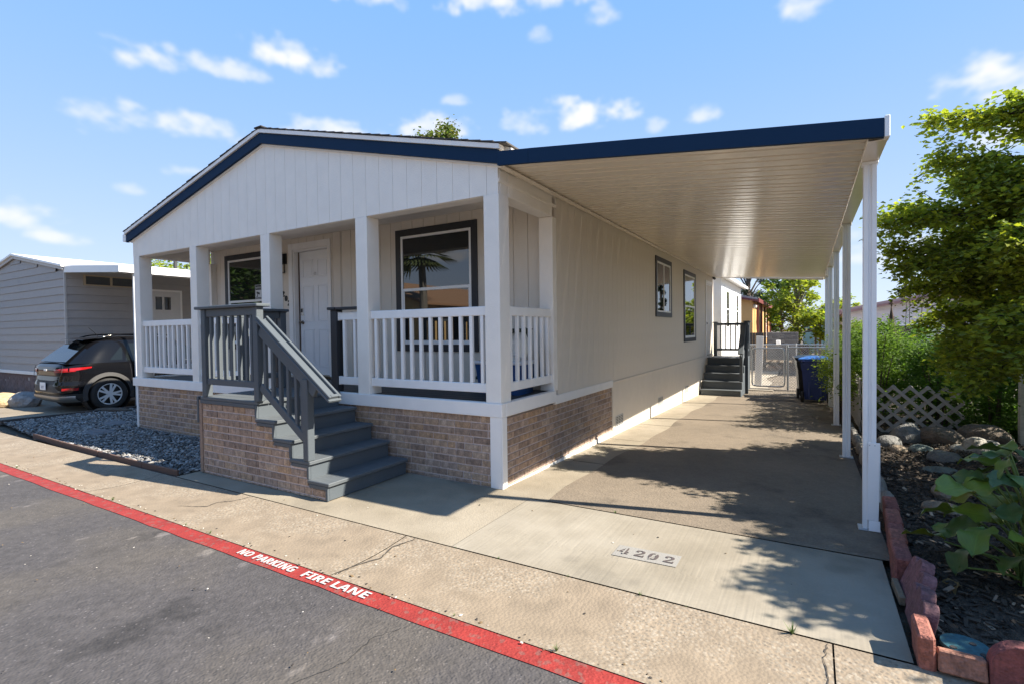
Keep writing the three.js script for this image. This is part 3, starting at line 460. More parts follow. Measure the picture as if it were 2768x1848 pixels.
// ---------------------------------------------------------------- carport
{
  const c = tag(G('carport'), 'white aluminium carport with ribbed roof pans, navy front fascia and slim posts along the driveway', 'carport');
  const yi = (z) => 3.055 - 0.002 * z * -1, yo = (z) => 2.738 + 0.008 * -z, xi = 0.05, xo = 2.948;
  const prof = [[0, 0], [0.035, 0.0], [0.045, 0.042], [0.07, 0.042], [0.08, 0], [0.16, 0], [0.168, 0.03], [0.192, 0.03], [0.2, 0], [0.3, 0]];
  for (let k = 0; k < 41; k++) {
    const z0 = 0.03 - k * 0.3, pos = [];
    for (let i = 0; i + 1 < prof.length; i++) { const A = prof[i], Bq = prof[i + 1], za = z0 - A[0] * 0.9985, zb = z0 - Bq[0] * 0.9985, p = [[xi, yi(za) + A[1], za], [xo, yo(za) + A[1], za], [xo, yo(zb) + Bq[1], zb], [xi, yi(zb) + Bq[1], zb]]; pos.push(...p[0], ...p[1], ...p[2], ...p[0], ...p[2], ...p[3]); }
    M('roof_pan', finish(pos), carportWhite, c);
  }
  const f = (name, pts, z0, z1, m) => M(name, prism(pts, z0, z1), m, c);
  f('fascia', [[0.036, 3.03], [0.36, 2.996], [0.36, 3.124], [0.036, 3.158]], 0.036, 0.07, navy); f('fascia', [[0.3635, 2.9955], [2.935, 2.703], [2.935, 2.822], [0.3635, 3.1237]], 0.0375, 0.0715, navy);
  B('end_cap', 2.937, 2.966, 2.699, 2.836, -0.02, 0.075, postWhite, c, 0.004);
  // gutter along the low side, as open channel with sloping floor
  const zB = -12.28, ch = (x0, x1, y0, y1) => { const g = cb(x1 - x0, y1 - y0, 12.3, 0.002), m = M('gutter_side', g, carportWhite, c, [(x0 + x1) / 2, (y0 + y1) / 2 + 0.049, -6.13]); m.rotation.x = 0.008; };
  ch(2.852, 2.96, 2.697, 2.703); ch(2.954, 2.961, 2.704, 2.82); ch(2.852, 2.858, 2.704, 2.732);
  { const m = B('ledger', 0.018, 0.05, 3.035, 3.1, -12.28, 0.028, carportWhite, c, 0.004); const n = B('ledger_lip', 0.018, 0.085, 3.022, 3.034, -12.28, 0.028, carportWhite, c, 0.003); }
  B('rear_beam', 0.05, 2.86, 2.9, 2.99, -12.31, -12.285, carportWhite, c, 0.004).rotation.z = -0.085;
  const zs = [-0.5, -3.22, -5.94, -8.68, -11.4];
  zs.forEach((z, i) => {
    const top = 2.697 + 0.008 * -z, bot = gy(z) + 0.012, p = G('post', c, [2.907, 0, z]);
    // rolled column with a grooved face
    const w = 0.04, d = 0.036, sec = [[-w, -d], [-0.012, -d], [-0.006, -d + 0.012], [0.006, -d + 0.012], [0.012, -d], [w, -d], [w, -0.01], [w - 0.01, 0], [w, 0.01], [w, d], [0.012, d], [0.006, d - 0.012], [-0.006, d - 0.012], [-0.012, d], [-w, d], [-w, 0.01], [-w + 0.01, 0], [-w, -0.01]];
    const g = new THREE.ExtrudeGeometry(new THREE.Shape(sec.map((q) => new THREE.Vector2(...q))), { depth: top - bot, bevelEnabled: false }); g.rotateX(-Math.PI / 2); g.translate(0, bot, 0); M('column', boxUV(g), postWhite, p);
    M('base_plate', cb(0.14, 0.012, 0.12, 0.003), galv, p, [0, bot - 0.006, 0]); M('top_bracket', cb(0.1, 0.02, 0.09, 0.004), postWhite, p, [0, top - 0.011, 0]);
    if (!i) { const v = M('repair_sleeve', cb(0.072, 0.58, 0.006, 0.002), postWhite, p, [0.022, 0.36, 0.048]); v.rotation.z = -0.012; v.rotation.x = 0.03; M('repair_sleeve', cb(0.07, 0.075, 0.005, 0.002), postWhite, p, [0.027, 0.038, 0.066], [-0.18, 0, 0]); M('repair_sleeve', cb(0.005, 0.42, 0.06, 0.002), postWhite, p, [0.062, 0.42, 0.01]); for (const x of [-0.002, 0.03]) M('screw', new THREE.SphereGeometry(0.006, 8, 6), galv, p, [x, 0.63, 0.055]); }
  });
}

// ---------------------------------------------------------------- stairs at the side door
{
  const s = tag(G('side_stairs'), 'dark grey wooden steps and landing at the side door under the carport', 'stairs');
  const Z = [-9.93, -10.19, -10.45, -10.71, -10.98], Y = [-0.085, 0.11, 0.305, 0.495, 0.69], x0 = 0.04, x1 = 1.0, g0 = -0.235;
  for (let i = 0; i < 5; i++) { B('riser', x0 + 0.002, x1 - 0.002, i ? Y[i - 1] - 0.03 : g0, Y[i] - 0.036, Z[i] - 0.02, Z[i], stairGrey, s, 0.003); B('tread', x0, x1 + 0.02, Y[i] - 0.034, Y[i], i < 4 ? Z[i + 1] - 0.015 : -12.15, Z[i] + 0.03, stairTop, s, 0.006); B('stringer', x1 - 0.001, x1 + 0.016, g0 - 0.02, Y[i] - 0.036, i < 4 ? Z[i + 1] + 0.001 : -12.14, Z[i] - 0.001, stairGrey, s, 0.003); }
  for (const [x, z, b] of [[0.98, -12.11, -0.28], [0.09, -12.11, 0.691], [1.04, -11.02, -0.265]]) { B('newel', x - 0.045, x + 0.045, b, 1.66, z - 0.04, z + 0.04, stairGrey, s, 0.004); B('newel_cap', x - 0.075, x + 0.075, 1.661, 1.69, z - 0.07, z + 0.07, stairGrey, s, 0.004); }
  B('newel', 0.95, 1.03, 0.11, 0.86, -10.33, -10.25, stairGrey, s, 0.004);
  B('rail', 0.136, 0.934, 1.58, 1.655, -12.13, -12.09, stairGrey, s); B('rail', 0.136, 0.934, 0.84, 0.905, -12.13, -12.09, stairGrey, s); for (let k = 0; k < 5; k++) B('baluster', 0.225 + k * 0.135, 0.258 + k * 0.135, 0.906, 1.579, -12.125, -12.095, stairGrey, s, 0.003);
  B('rail', 0.96, 1.0, 1.58, 1.655, -12.069, -11.061, stairGrey, s); B('rail', 0.96, 1.0, 0.84, 0.905, -12.069, -11.061, stairGrey, s); for (let k = 0; k < 7; k++) B('baluster', 0.962, 0.998, 0.906, 1.579, -11.98 + k * 0.13, -11.95 + k * 0.13, stairGrey, s, 0.003);
  bar('hand_rail', [0.985, 1.62, -10.98], [0.985, 0.83, -10.12], 0.13, 0.035, stairGrey, s); bar('rail', [0.985, 1.52, -10.98], [0.985, 0.76, -10.2], 0.04, 0.08, stairGrey, s); bar('rail', [0.985, 0.95, -10.98], [0.985, 0.36, -10.3], 0.04, 0.08, stairGrey, s);
  for (let k = 0; k < 4; k++) { const z = -10.9 + k * 0.14, t = (z + 10.98) / 0.78; B('baluster', 0.97, 1.0, 0.95 - t * 0.66 , 1.50 - t * 0.76, z - 0.016, z + 0.016, stairGrey, s, 0.003); }
}

// ---------------------------------------------------------------- things on the porch
{
  const t = tag(G('storage_tote'), 'blue plastic storage tote with a pale rim on the porch deck behind the corner railing', 'tote'); t.position.set(-0.46, 0.8, -0.86);
  const blue = mat(0.015, 0.07, 0.22, 0.4), g = new THREE.CylinderGeometry(0.36, 0.31, 0.33, 4, 1); g.rotateY(Math.PI / 4); g.scale(1.15, 1, 0.75); M('tub', boxUV(g.toNonIndexed()), blue, t, [0, 0.166, 0]); M('rim', cb(0.62, 0.04, 0.42, 0.012), mat(0.6, 0.62, 0.66, 0.4), t, [0, 0.352, 0]);
  const ch = tag(G('folding_chair'), 'dark green folding chair leaning over the blue tote on the porch', 'chair'); const gm = mat(0.015, 0.035, 0.03, 0.6); ch.position.set(-0.36, 0, -0.86);
  bar('frame_bar', [-0.52, 0.82, 0.26], [0.2, 1.66, 0.2], 0.03, 0.03, gm, ch); bar('frame_bar', [-0.52, 0.82, -0.22], [0.2, 1.66, -0.2], 0.03, 0.03, gm, ch); bar('back_sling', [-0.2, 1.21, 0.02], [0.18, 1.63, 0.0], 0.36, 0.012, mat(0.03, 0.05, 0.045, 0.8), ch); bar('front_bar', [-0.5, 0.845, 0.24], [-0.5, 0.845, -0.2], 0.025, 0.025, gm, ch);
  const b = tag(M('plastic_bag', rock(0.14, 0.8, 1.25, 0.7, 71, 2, 0.4), mat(0.72, 0.72, 0.68, 0.5)), 'crumpled white plastic bag standing on the blue tote', 'bag'); b.position.set(-0.27, 1.33, -0.8);
}

// ---------------------------------------------------------------- neighbor's home at the left
{
  const h = tag(G('lap_sided_home'), 'grey mobile home with horizontal lap siding and a white carport awning', 'house');
  const lap = paint(0.36, 0.335, 0.32, 0.6, 0.002), lapB = paint(0.335, 0.315, 0.305, 0.6, 0.002), zf = -1.0, xr = -12.85, top = (x) => 3.2 + 0.165 * (3.15 - Math.abs(x + 16.0));
  const front = G('front_wall', h), side = G('side_wall', h);
  B('wall_core', -19.15, xr - 0.03, 0.3, 3.2, -14, zf - 0.03, lap, h); M('gable_core', prism([[-19.15, 3.2], [xr - 0.03, 3.2], [-16, 3.71]], -14, zf - 0.003), lap, h);
  for (let k = 0; k < 16; k++) {
    const y0 = 0.62 + k * 0.19, y1 = y0 + 0.188, hw = (y) => (y <= 3.2 ? 3.15 : 3.15 - (y - 3.2) / 0.165);
    for (const [a, b] of [[-16 - hw(y1), -15.75], [-15.745, -16 + hw(y1)]]) if (b - a > 0.05) { const pos = [], z = zf, F = [[a, y0, z + 0.018], [b, y0, z + 0.018], [b, y1, z + 0.002], [a, y1, z + 0.002]], K = [[a, y0, z - 0.02], [b, y0, z - 0.02]]; pos.push(...F[0], ...F[1], ...F[2], ...F[0], ...F[2], ...F[3], ...K[0], ...K[1], ...F[1], ...K[0], ...F[1], ...F[0]); M('lap_board', finish(pos), k % 3 ? lap : lapB, front); }
    if (y1 < 3.25) { const x = xr, pos = [], F = [[x + 0.018, y0, zf - 0.01], [x + 0.018, y0, -14], [x + 0.002, y1, -14], [x + 0.002, y1, zf - 0.01]], K = [[x - 0.02, y0, zf - 0.01], [x - 0.02, y0, -14]]; pos.push(...F[0], ...F[1], ...F[2], ...F[0], ...F[2], ...F[3], ...K[0], ...K[1], ...F[1], ...K[0], ...F[1], ...F[0]); M('lap_board', finish(pos), k % 3 ? lap : lapB, side); }
  }
  B('corner_board', xr - 0.01, xr + 0.024, 0.6, 3.2, zf - 0.02, zf + 0.024, paint(0.5, 0.48, 0.46), h);
  B('skirt_trim', -19.2, xr + 0.02, 0.53, 0.615, zf - 0.02, zf + 0.04, trim, h); B('skirt_trim', xr - 0.02, xr + 0.04, 0.53, 0.615, -14, zf - 0.022, trim, h);
  M('stone_skirt', grid(110, 12, (u, v) => { const x = lerp(-19.2, xr, u), y = lerp(-0.1, 0.53, v); return [x, y, zf - 0.02 + 0.07 * (fbm(x * 3.5 + 90, y * 5 + 20, 512, 17, 4) - 0.4), x, y]; }), stone(0.20, 0.135, 0.125), h); B('stone_skirt', xr - 0.05, xr, -0.3, 0.53, -14, zf - 0.03, stone(0.2, 0.135, 0.125), h);
  for (const s of [-1, 1]) M('roof', prism(s < 0 ? [[-19.3, top(-19.3) - 0.02], [-16, top(-16) - 0.02], [-16, top(-16) + 0.03], [-19.3, top(-19.3) + 0.03]] : [[-16, top(-16) - 0.02], [-12.75, top(-12.75) - 0.02], [-12.75, top(-12.75) + 0.03], [-16, top(-16) + 0.03]], -14.1, zf + 0.1), vinyl, h);
  for (const q of [-1, 1]) M('rake', prism(q < 0 ? [[-19.3, top(-19.3) - 0.1], [-16, top(-16) - 0.1], [-16, top(-16) - 0.021], [-19.3, top(-19.3) - 0.021]] : [[-16, top(-16) - 0.1], [-12.8, top(-12.8) - 0.1], [-12.8, top(-12.8) - 0.021], [-16, top(-16) - 0.021]], zf + 0.03, zf + 0.06), paint(0.5, 0.49, 0.48), h);
  M('roof_vent', new THREE.CylinderGeometry(0.06, 0.06, 0.9, 10), mat(0.03, 0.03, 0.03, 0.7), h, [-18.0, 3.95, -6]);
  // awning
  const aw = G('awning', h); M('awning_roof', prism([[-12.83, 3.12], [-10.1, 2.95], [-10.1, 2.97], [-12.83, 3.14]], -11, zf - 0.005), vinyl, aw); M('awning_fascia', prism([[-12.8, 3.03], [-10.1, 2.85], [-10.1, 3.0], [-12.8, 3.2]], zf, zf + 0.03), vinyl, aw); B('awning_gutter', -10.1, -10.02, 2.85, 3.0, -11, zf + 0.03, vinyl, aw);
  for (const z of [-1.3, -4.5, -7.7, -10.8]) B('awning_post', -10.16, -10.1, gy(z) - 0.02, 2.85, z - 0.03, z + 0.03, vinyl, aw);
  const w = G('slider_window', h), tanF = paint(0.42, 0.33, 0.22); B('pane', xr + 0.022, xr + 0.028, 2.78, 2.98, -2.45, -1.4, glass, w); for (const [z0, z1, y0, y1] of [[-2.5, -1.35, 2.98, 3.01], [-2.5, -1.35, 2.75, 2.78], [-2.5, -2.45, 2.78, 2.98], [-1.4, -1.35, 2.78, 2.98], [-1.95, -1.9, 2.78, 2.98]]) B('frame', xr + 0.02, xr + 0.04, y0, y1, z0, z1, tanF, w, 0.002);
  const d = G('door', h); B('door_slab', xr + 0.02, xr + 0.05, 0.66, 2.7, -3.55, -2.65, paint(0.62, 0.6, 0.58), d); for (const z of [-3.3, -3.08]) B('lite', xr + 0.05, xr + 0.056, 2.2, 2.55, z, z + 0.16, glass, d); for (const [z0, z1] of [[-3.6, -3.55], [-2.65, -2.6]]) B('casing', xr + 0.02, xr + 0.055, 0.66, 2.75, z0, z1, trim, d); B('casing', xr + 0.02, xr + 0.055, 2.7, 2.75, -3.55, -2.65, trim, d);
}
// ---------------------------------------------------------------- the car
{
  const car = tag(G('parked_car'), 'black compact crossover car with alloy wheels parked under the grey home\'s awning', 'car'); car.position.set(-11.07, -0.03, -0.02); car.scale.setScalar(0.955);
  const pb = phys(0.004, 0.004, 0.005, 0.06, { specularIntensity: 0.7 }), plastic = mat(0.035, 0.033, 0.032, 0.6), chrome = mat(0.75, 0.75, 0.76, 0.2, { metalness: 1 }), alloy = mat(0.7, 0.7, 0.7, 0.3, { metalness: 0.2 }), tyre = mat(0.02, 0.019, 0.018, 0.85), redL = phys(0.28, 0.006, 0.008, 0.12, { clearcoat: 0.6 }), gl = phys(0.008, 0.01, 0.01, 0.03, { ior: 1.5 });
  const key = (tab, y) => { for (let i = 0; i + 1 < tab.length; i++) if (y <= tab[i + 1][0]) { const t = clamp((y - tab[i][0]) / (tab[i + 1][0] - tab[i][0])); return tab[i].slice(1).map((a, k) => lerp(a, tab[i + 1][k + 1], t)); } return tab[tab.length - 1].slice(1); };
  // height, half width, rear end, front end
  const low = [[0.2, 0.84, -0.16, -4.2], [0.3, 0.875, -0.03, -4.33], [0.42, 0.9, 0.0, -4.38], [0.58, 0.905, -0.005, -4.4], [0.66, 0.9, -0.03, -4.4], [0.78, 0.905, -0.05, -4.37], [0.9, 0.9, -0.035, -4.3], [0.97, 0.885, -0.05, -4.15], [1.03, 0.865, -0.1, -3.9]];
  const up = [[1.03, 0.86, -0.12, -3.35], [1.12, 0.82, -0.22, -3.12], [1.25, 0.765, -0.36, -2.86], [1.4, 0.7, -0.53, -2.58], [1.5, 0.65, -0.66, -2.38], [1.56, 0.6, -0.78, -2.2], [1.59, 0.5, -1.0, -2.0], [1.6, 0.2, -1.4, -1.7]];
  const ring = (tab, y, a, off = 0, n = 7) => { const [w, r, f] = key(tab, y), c = Math.cos(a), s = Math.sin(a), q = (t) => Math.sign(t) * Math.pow(Math.abs(t), 2 / n), hl = (r - f) / 2; return [(w + off) * q(c), y, (r + f) / 2 + (hl + off) * q(s)]; };
  const A = (i, n) => { const t = i / n * 4, k = Math.min(3, Math.floor(t)), u = k % 2 ? 1 - (t - k) : t - k, e = u < 0.72 ? Math.asin(Math.pow(u / 0.72 * 0.93, 3.5)) : Math.acos(Math.pow(lerp(0.8769, 0, (u - 0.72) / 0.28), 3.5)); return k % 2 ? (k + 1) * Math.PI / 2 - e : k * Math.PI / 2 + e; };
  const loft = (tab, ys, off, holes) => { const g = grid(360, ys.length - 1, (u, v) => { const p = ring(tab, ys[Math.round(v * (ys.length - 1))], A(Math.round(u * 360), 360), off); return [...p, p[2], p[1]]; }); if (holes) { const p = g.attributes.position, old = g.index.array, idx = []; for (let i = 0; i < old.length; i += 3) { let y = 0, z = 0; for (let k = 0; k < 3; k++) { y += p.getY(old[i + k]) / 3; z += p.getZ(old[i + k]) / 3; } if (![-0.83, -3.42].some((c) => Math.hypot(y - 0.345, z - c) < 0.42)) idx.push(old[i], old[i + 1], old[i + 2]); } g.setIndex(idx); } return g; };
  const seq = (a, b, n) => Array.from({ length: n + 1 }, (_, i) => lerp(a, b, i / n));
  M('body', mergeGeometries([loft(low, seq(0.2, 1.03, 46), 0, true), grid(20, 30, (u, v) => { const z = lerp(-0.1, -3.9, v), w = 0.86 * (1 - Math.pow(Math.abs(v * 2 - 1), 9) * 0.12); return [lerp(-w, w, u), 1.028 + 0.03 * (1 - (2 * u - 1) ** 2), z, u, v]; })]), pb, car);
  M('cabin', mergeGeometries([loft(up, [1.03, 1.08, 1.15, 1.25, 1.35, 1.45, 1.5, 1.54, 1.57, 1.59, 1.6], 0), grid(1, 1, (u, v) => [lerp(-0.2, 0.2, u), 1.6, lerp(-1.4, -1.7, v)])]), pb, car);
  M('cladding', loft(low, seq(0.2, 0.4, 12), 0.008, true), plastic, car);
  // glass laid on the cabin
  const patch = (tab, y0, y1, fa, off, m, name, nx = 14, ny = 6) => M(name, grid(nx, ny, (u, v) => { const y = lerp(y0, y1, v), p = fa(u, y, v); return [p[0], p[1], p[2], u, v]; }), m, car);
  const onSide = (zz) => (u, y, v) => { const [w] = key(up, y), z = lerp(zz[0](v), zz[1](v), u); return [w * 0.995 + 0.006, y, z]; };
  patch(up, 1.06, 1.44, onSide([(v) => lerp(-1.18, -1.28, v), (v) => lerp(-1.98, -1.98, v)]), 0, gl, 'side_window'); patch(up, 1.06, 1.44, onSide([() => -2.05, (v) => lerp(-2.98, -2.42, v)]), 0, gl, 'side_window'); patch(up, 1.08, 1.36, onSide([(v) => lerp(-0.88, -1.13, v), (v) => lerp(-1.12, -1.17, v)]), 0, gl, 'quarter_window');
  patch(up, 1.07, 1.44, (u, y) => { const [w, r] = key(up, y); return [lerp(-w, w, u) * 0.82, y + 0.005, r + 0.01]; }, 0, gl, 'rear_window');
  for (const s of [1]) { const b = bar('belt_chrome', [0.866, 1.045, -0.9], [0.866, 1.045, -3.0], 0.012, 0.018, chrome, car); }
  const sp = M('spoiler', grid(12, 4, (u, v) => { const x = lerp(-0.63, 0.63, u); return [x, 1.555 + 0.03 * (1 - (x / 0.63) ** 2) - v * 0.035 * (v > 0.6 ? 1 : 0), lerp(-0.95, -0.42, Math.min(1, v * 1.3)) - 0.06 * (x / 0.63) ** 2]; }), pb, car);
  for (const s of [-1, 1]) { const rl = tube([[s * 0.6, 1.575, -0.85], [s * 0.6, 1.625, -1.05], [s * 0.6, 1.635, -1.8], [s * 0.59, 1.6, -2.3]], 0.017); M('roof_rail', rl, pb, car); }
  M('antenna', tube([[0.1, 1.6, -0.95], [0.1, 1.67, -0.9], [0.1, 1.8, -0.78]], 0.006, 5, 6), black, car);
  // lamps, plate, bumper
  for (const s of [-1, 1]) {
    const ang = (u, y) => { const [w, r, f] = key(low, y), hl = (r - f) / 2; return u < 0.55 ? Math.acos(Math.pow(lerp(0.5, 0.93, u / 0.55), 3.5)) : Math.asin(Math.pow(clamp((lerp(r - 0.1, r - 0.5, (u - 0.55) / 0.45) - (r + f) / 2) / hl), 3.5)); };
    const lamp = grid(24, 5, (u, v) => { const y = lerp(lerp(0.85, 0.935, u * u), lerp(0.925, 0.965, u), v), p = ring(low, y, ang(u, y), 0.012); return [s * p[0], p[1], p[2], u, v]; });
    M('tail_lamp', lamp, redL, car);
    M('reflector', grid(6, 2, (u, v) => { const p = ring(low, lerp(0.475, 0.525, v), lerp(1.1, 0.62, u), 0.02); return [s * p[0], p[1], p[2], u, v]; }), redL, car);
  }
  M('bumper_insert', grid(20, 3, (u, v) => { const a = lerp(Math.PI - 0.7, 0.7, u), p = ring(low, lerp(0.22, 0.36, v), a, 0.022 + 0.02 * Math.sin(v * Math.PI)); return [p[0], p[1], p[2], u, v]; }), mat(0.3, 0.29, 0.28, 0.35, { metalness: 0.7 }), car);
  M('plate_recess', grid(10, 4, (u, v) => { const p = ring(low, lerp(0.44, 0.68, v), lerp(Math.PI - 1.12, 1.12, u) , 0.005); return [p[0] * lerp(1, 0.85, v), p[1], p[2], u, v]; }), plastic, car);
  const cv = document.createElement('canvas'); cv.width = 128; cv.height = 64; const c = cv.getContext('2d'); c.fillStyle = '#dfe3e6'; c.fillRect(0, 0, 128, 64); c.fillStyle = '#24406e'; c.font = 'bold 34px sans-serif'; c.fillText('0057', 26, 52); const pt = new THREE.CanvasTexture(cv); pt.colorSpace = THREE.SRGBColorSpace;
  M('license_plate', new THREE.BoxGeometry(0.3, 0.16, 0.006), mat(1, 1, 1, 0.4, { map: pt }), car, [0, 0.56, 0.022]);
  // wheels, wells and arches
  const rimG = () => { const parts = [new THREE.TorusGeometry(0.225, 0.014, 8, 40)]; for (let k = 0; k < 10; k++) { const a = Math.floor(k / 2) * Math.PI * 2 / 5 + (k % 2 ? 0.2 : -0.2), g = new THREE.BoxGeometry(0.175, 0.04, 0.02); g.translate(0.13, 0, 0.012); g.rotateZ(a); parts.push(g); } const hub = new THREE.CylinderGeometry(0.055, 0.065, 0.04, 20); hub.rotateX(Math.PI / 2); parts.push(hub); return mergeGeometries(parts.map((g) => boxUV(g.index ? g.toNonIndexed() : g))); };
  const rim = rimG(), tg = new THREE.LatheGeometry([[0.22, -0.1], [0.29, -0.115], [0.335, -0.1], [0.345, -0.06], [0.345, 0.06], [0.335, 0.1], [0.29, 0.115], [0.235, 0.1], [0.22, 0.085]].map((p) => new THREE.Vector2(...p)), 48);
  for (const z of [-0.83, -3.42]) for (const s of [-1, 1]) {
    const wheel = G('wheel', car, [s * 0.81, 0.345, z]); if (s < 0) wheel.rotation.y = Math.PI; M('tyre', tg, tyre, wheel, [0, 0, 0], [0, 0, -Math.PI / 2]); M('rim', rim, alloy, wheel, [0.085, 0, 0], [0, Math.PI / 2, 0]); M('brake_disc', new THREE.CylinderGeometry(0.2, 0.2, 0.02, 24), mat(0.05, 0.05, 0.05, 0.5, { metalness: 0.6 }), wheel, [0.03, 0, 0], [0, 0, Math.PI / 2]);
    const arch = []; for (let k = 0; k < 24; k++) { const a0 = lerp(-0.25, Math.PI + 0.25, k / 24), a1 = lerp(-0.25, Math.PI + 0.25, (k + 1) / 24), r0 = 0.395, r1 = 0.475, X = s * 0.9, P = (a, r, x) => [X + s * x, 0.345 + Math.sin(a) * r, z + Math.cos(a) * r]; for (const [p, q, r, t] of [[P(a0, r0, 0.03), P(a1, r0, 0.03), P(a1, r1, 0.018), P(a0, r1, 0.018)], [P(a0, r1, 0.018), P(a1, r1, 0.018), P(a1, r1, -0.02), P(a0, r1, -0.02)], [P(a0, r0, 0.03), P(a1, r0, 0.03), P(a1, r0, -0.15), P(a0, r0, -0.15)]]) arch.push(...p, ...q, ...r, ...p, ...r, ...t); }
    M('wheel_arch', finish(arch), plastic, car); M('wheel_well', mergeGeometries([new THREE.CylinderGeometry(0.43, 0.43, 0.3, 40, 1, true), new THREE.CylinderGeometry(0.43, 0.43, 0.004, 40).translate(0, s * 0.148, 0)]), plastic, car, [s * 0.745, 0.345, z], [0, 0, Math.PI / 2]);
    wheel.position.x = s * 0.845;
  }
  M('door_handle', cb(0.03, 0.03, 0.2, 0.012), pb, car, [0.905, 0.9, -1.42]); M('mirror', rock(0.13, 0.8, 0.55, 0.5, 31, 2, 0.1), pb, car, [1.02, 1.08, -2.95]);
  for (const z of [-1.24, -2.02, -3.0]) M('door_seam', tube([[0.89, 0.99, z], [0.904, 0.85, z - 0.02], [0.908, 0.7, z - 0.03], [0.909, 0.5, z - 0.02]], 0.0035, 4, 10), plastic, car);
  M('hatch_seam', tube([[-0.74, 0.99, -0.09], [-0.72, 0.8, -0.055], [-0.6, 0.71, -0.03], [0.6, 0.71, -0.03], [0.72, 0.8, -0.055], [0.74, 0.99, -0.09]], 0.004, 4, 30), plastic, car); M('badge', cb(0.14, 0.045, 0.012, 0.005), alloy, car, [0, 0.9, -0.028]);
}
// ---------------------------------------------------------------- gravel bed, edging, stones at the left
{
  const stoneGeo = new THREE.IcosahedronGeometry(0.021, 0); stoneGeo.scale(1.3, 0.5, 0.85);
  const bed = [[-9.7, 0.95], [-7.58, 1.15], [-3.32, 1.2], [-3.25, 0.08], [-7.2, 0.08], [-7.2, -1.4], [-9.7, -1.4]];
  const inside = (x, z) => { let c = false; for (let i = 0, j = bed.length - 1; i < bed.length; j = i++) { const [a, b] = bed[i], [p, q] = bed[j]; if ((b > z) !== (q > z) && x < (p - a) * (z - b) / (q - b) + a) c = !c; } return c; };
  struct(M('gravel_bed', grid(40, 16, (u, v) => { const x = lerp(-9.72, -3.26, u), z = lerp(-1.6, x < -7.58 ? lerp(0.95, 1.15, (x + 9.7) / 2.12) : 1.205, v); return [x, -0.012 + gy(z), z]; }), dirt));
  const n = 15000, im = new THREE.InstancedMesh(stoneGeo, mat(1, 1, 1, 0.8), n), o = new THREE.Object3D(), col = new THREE.Color(); im.name = 'gravel'; im.userData = { kind: 'stuff', label: 'loose pale and grey gravel filling the bed beside the porch', category: 'gravel' }; im.castShadow = im.receiveShadow = true;
  for (let i = 0; i < n;) { const x = rr(-9.7, -3.26), z = rr(-1.3, 1.2); if (!inside(x, z)) continue; o.position.set(x, gy(z) + rr(-0.008, 0.022), z); o.rotation.set(rr(-0.7, 0.7), rr(0, 6.3), rr(-0.7, 0.7)); const s = rr(0.55, 1.25); o.scale.set(s * rr(0.8, 1.25), s, s * rr(0.8, 1.2)); o.updateMatrix(); im.setMatrixAt(i, o.matrix); const k = rr(0.08, 0.34) * (rnd() < 0.3 ? 0.5 : 1), w = rr(0, 1); col.setRGB(k, k * lerp(1, 0.93, w), k * lerp(1.02, 0.83, w)); im.setColorAt(i, col); i++; }
  scene.add(im);
  const brown = mat(0.13, 0.075, 0.055, 0.8, { map: woodGrain });
  const ed = [[-7.6, 1.165], [-6.4, 1.205], [-5.25, 1.225], [-4.1, 1.235], [-3.34, 1.225]]; for (let k = 0; k + 1 < ed.length; k++) tag(bar('edging_board', [ed[k][0], 0.012, ed[k][1]], [ed[k + 1][0] - 0.01, 0.012, ed[k + 1][1]], 0.022, 0.085, brown), 'thin brown edging board along the gutter side of the gravel bed', 'edging', 'edging boards of the gravel bed');
  tag(bar('edging_timber', [-9.76, 0.01, 0.98], [-9.76, -0.02, -1.6], 0.07, 0.09, mat(0.06, 0.05, 0.045, 0.85, { map: woodGrain })), 'dark timber between the gravel bed and the neighbor\'s concrete drive', 'edging');
  for (const [x, z, w, d, l] of [[-7.05, 0.56, 0.62, 0.26, 'long dark flagstone lying in the gravel toward the gutter'], [-7.75, 0.06, 0.55, 0.24, 'dark flagstone lying in the gravel beside the home\'s left corner']]) tag(M('flagstone', rock(0.5, w, 0.035, d * 1.3, 5 + x, 2, 0.16), stone(0.16, 0.155, 0.16), null, [x, 0.022, z]), l, 'stone');
  tag(M('timber_block', rock(0.5, 0.85, 0.09, 0.22, 15, 2, 0.15), mat(0.1, 0.075, 0.055, 0.9, { map: stoneMap }), null, [-9.55, 0.03, -0.62], [0, 0.35, 0]), 'weathered wooden chock in front of the car\'s rear wheel', 'block');
  for (const [x, y, z, r, sx, sy, c, l] of [[-13.0, 0.09, 0.1, 0.3, 1.5, 0.6, [0.52, 0.37, 0.2], 'sunlit tan boulder on the neighbor\'s drive left of the car'], [-12.5, 0.1, -0.12, 0.26, 1.1, 0.75, [0.3, 0.29, 0.28], 'grey boulder between the tan boulder and the car bumper'], [-13.6, 0.06, 0.35, 0.26, 1.3, 0.5, [0.5, 0.38, 0.24], 'low flat tan boulder beside the grey home\'s stone skirting']]) tag(M('boulder', rock(r, sx, sy, 1, 40 + x, 3, 0.3), stone(...c), null, [x, y, z]), l, 'boulder');
}
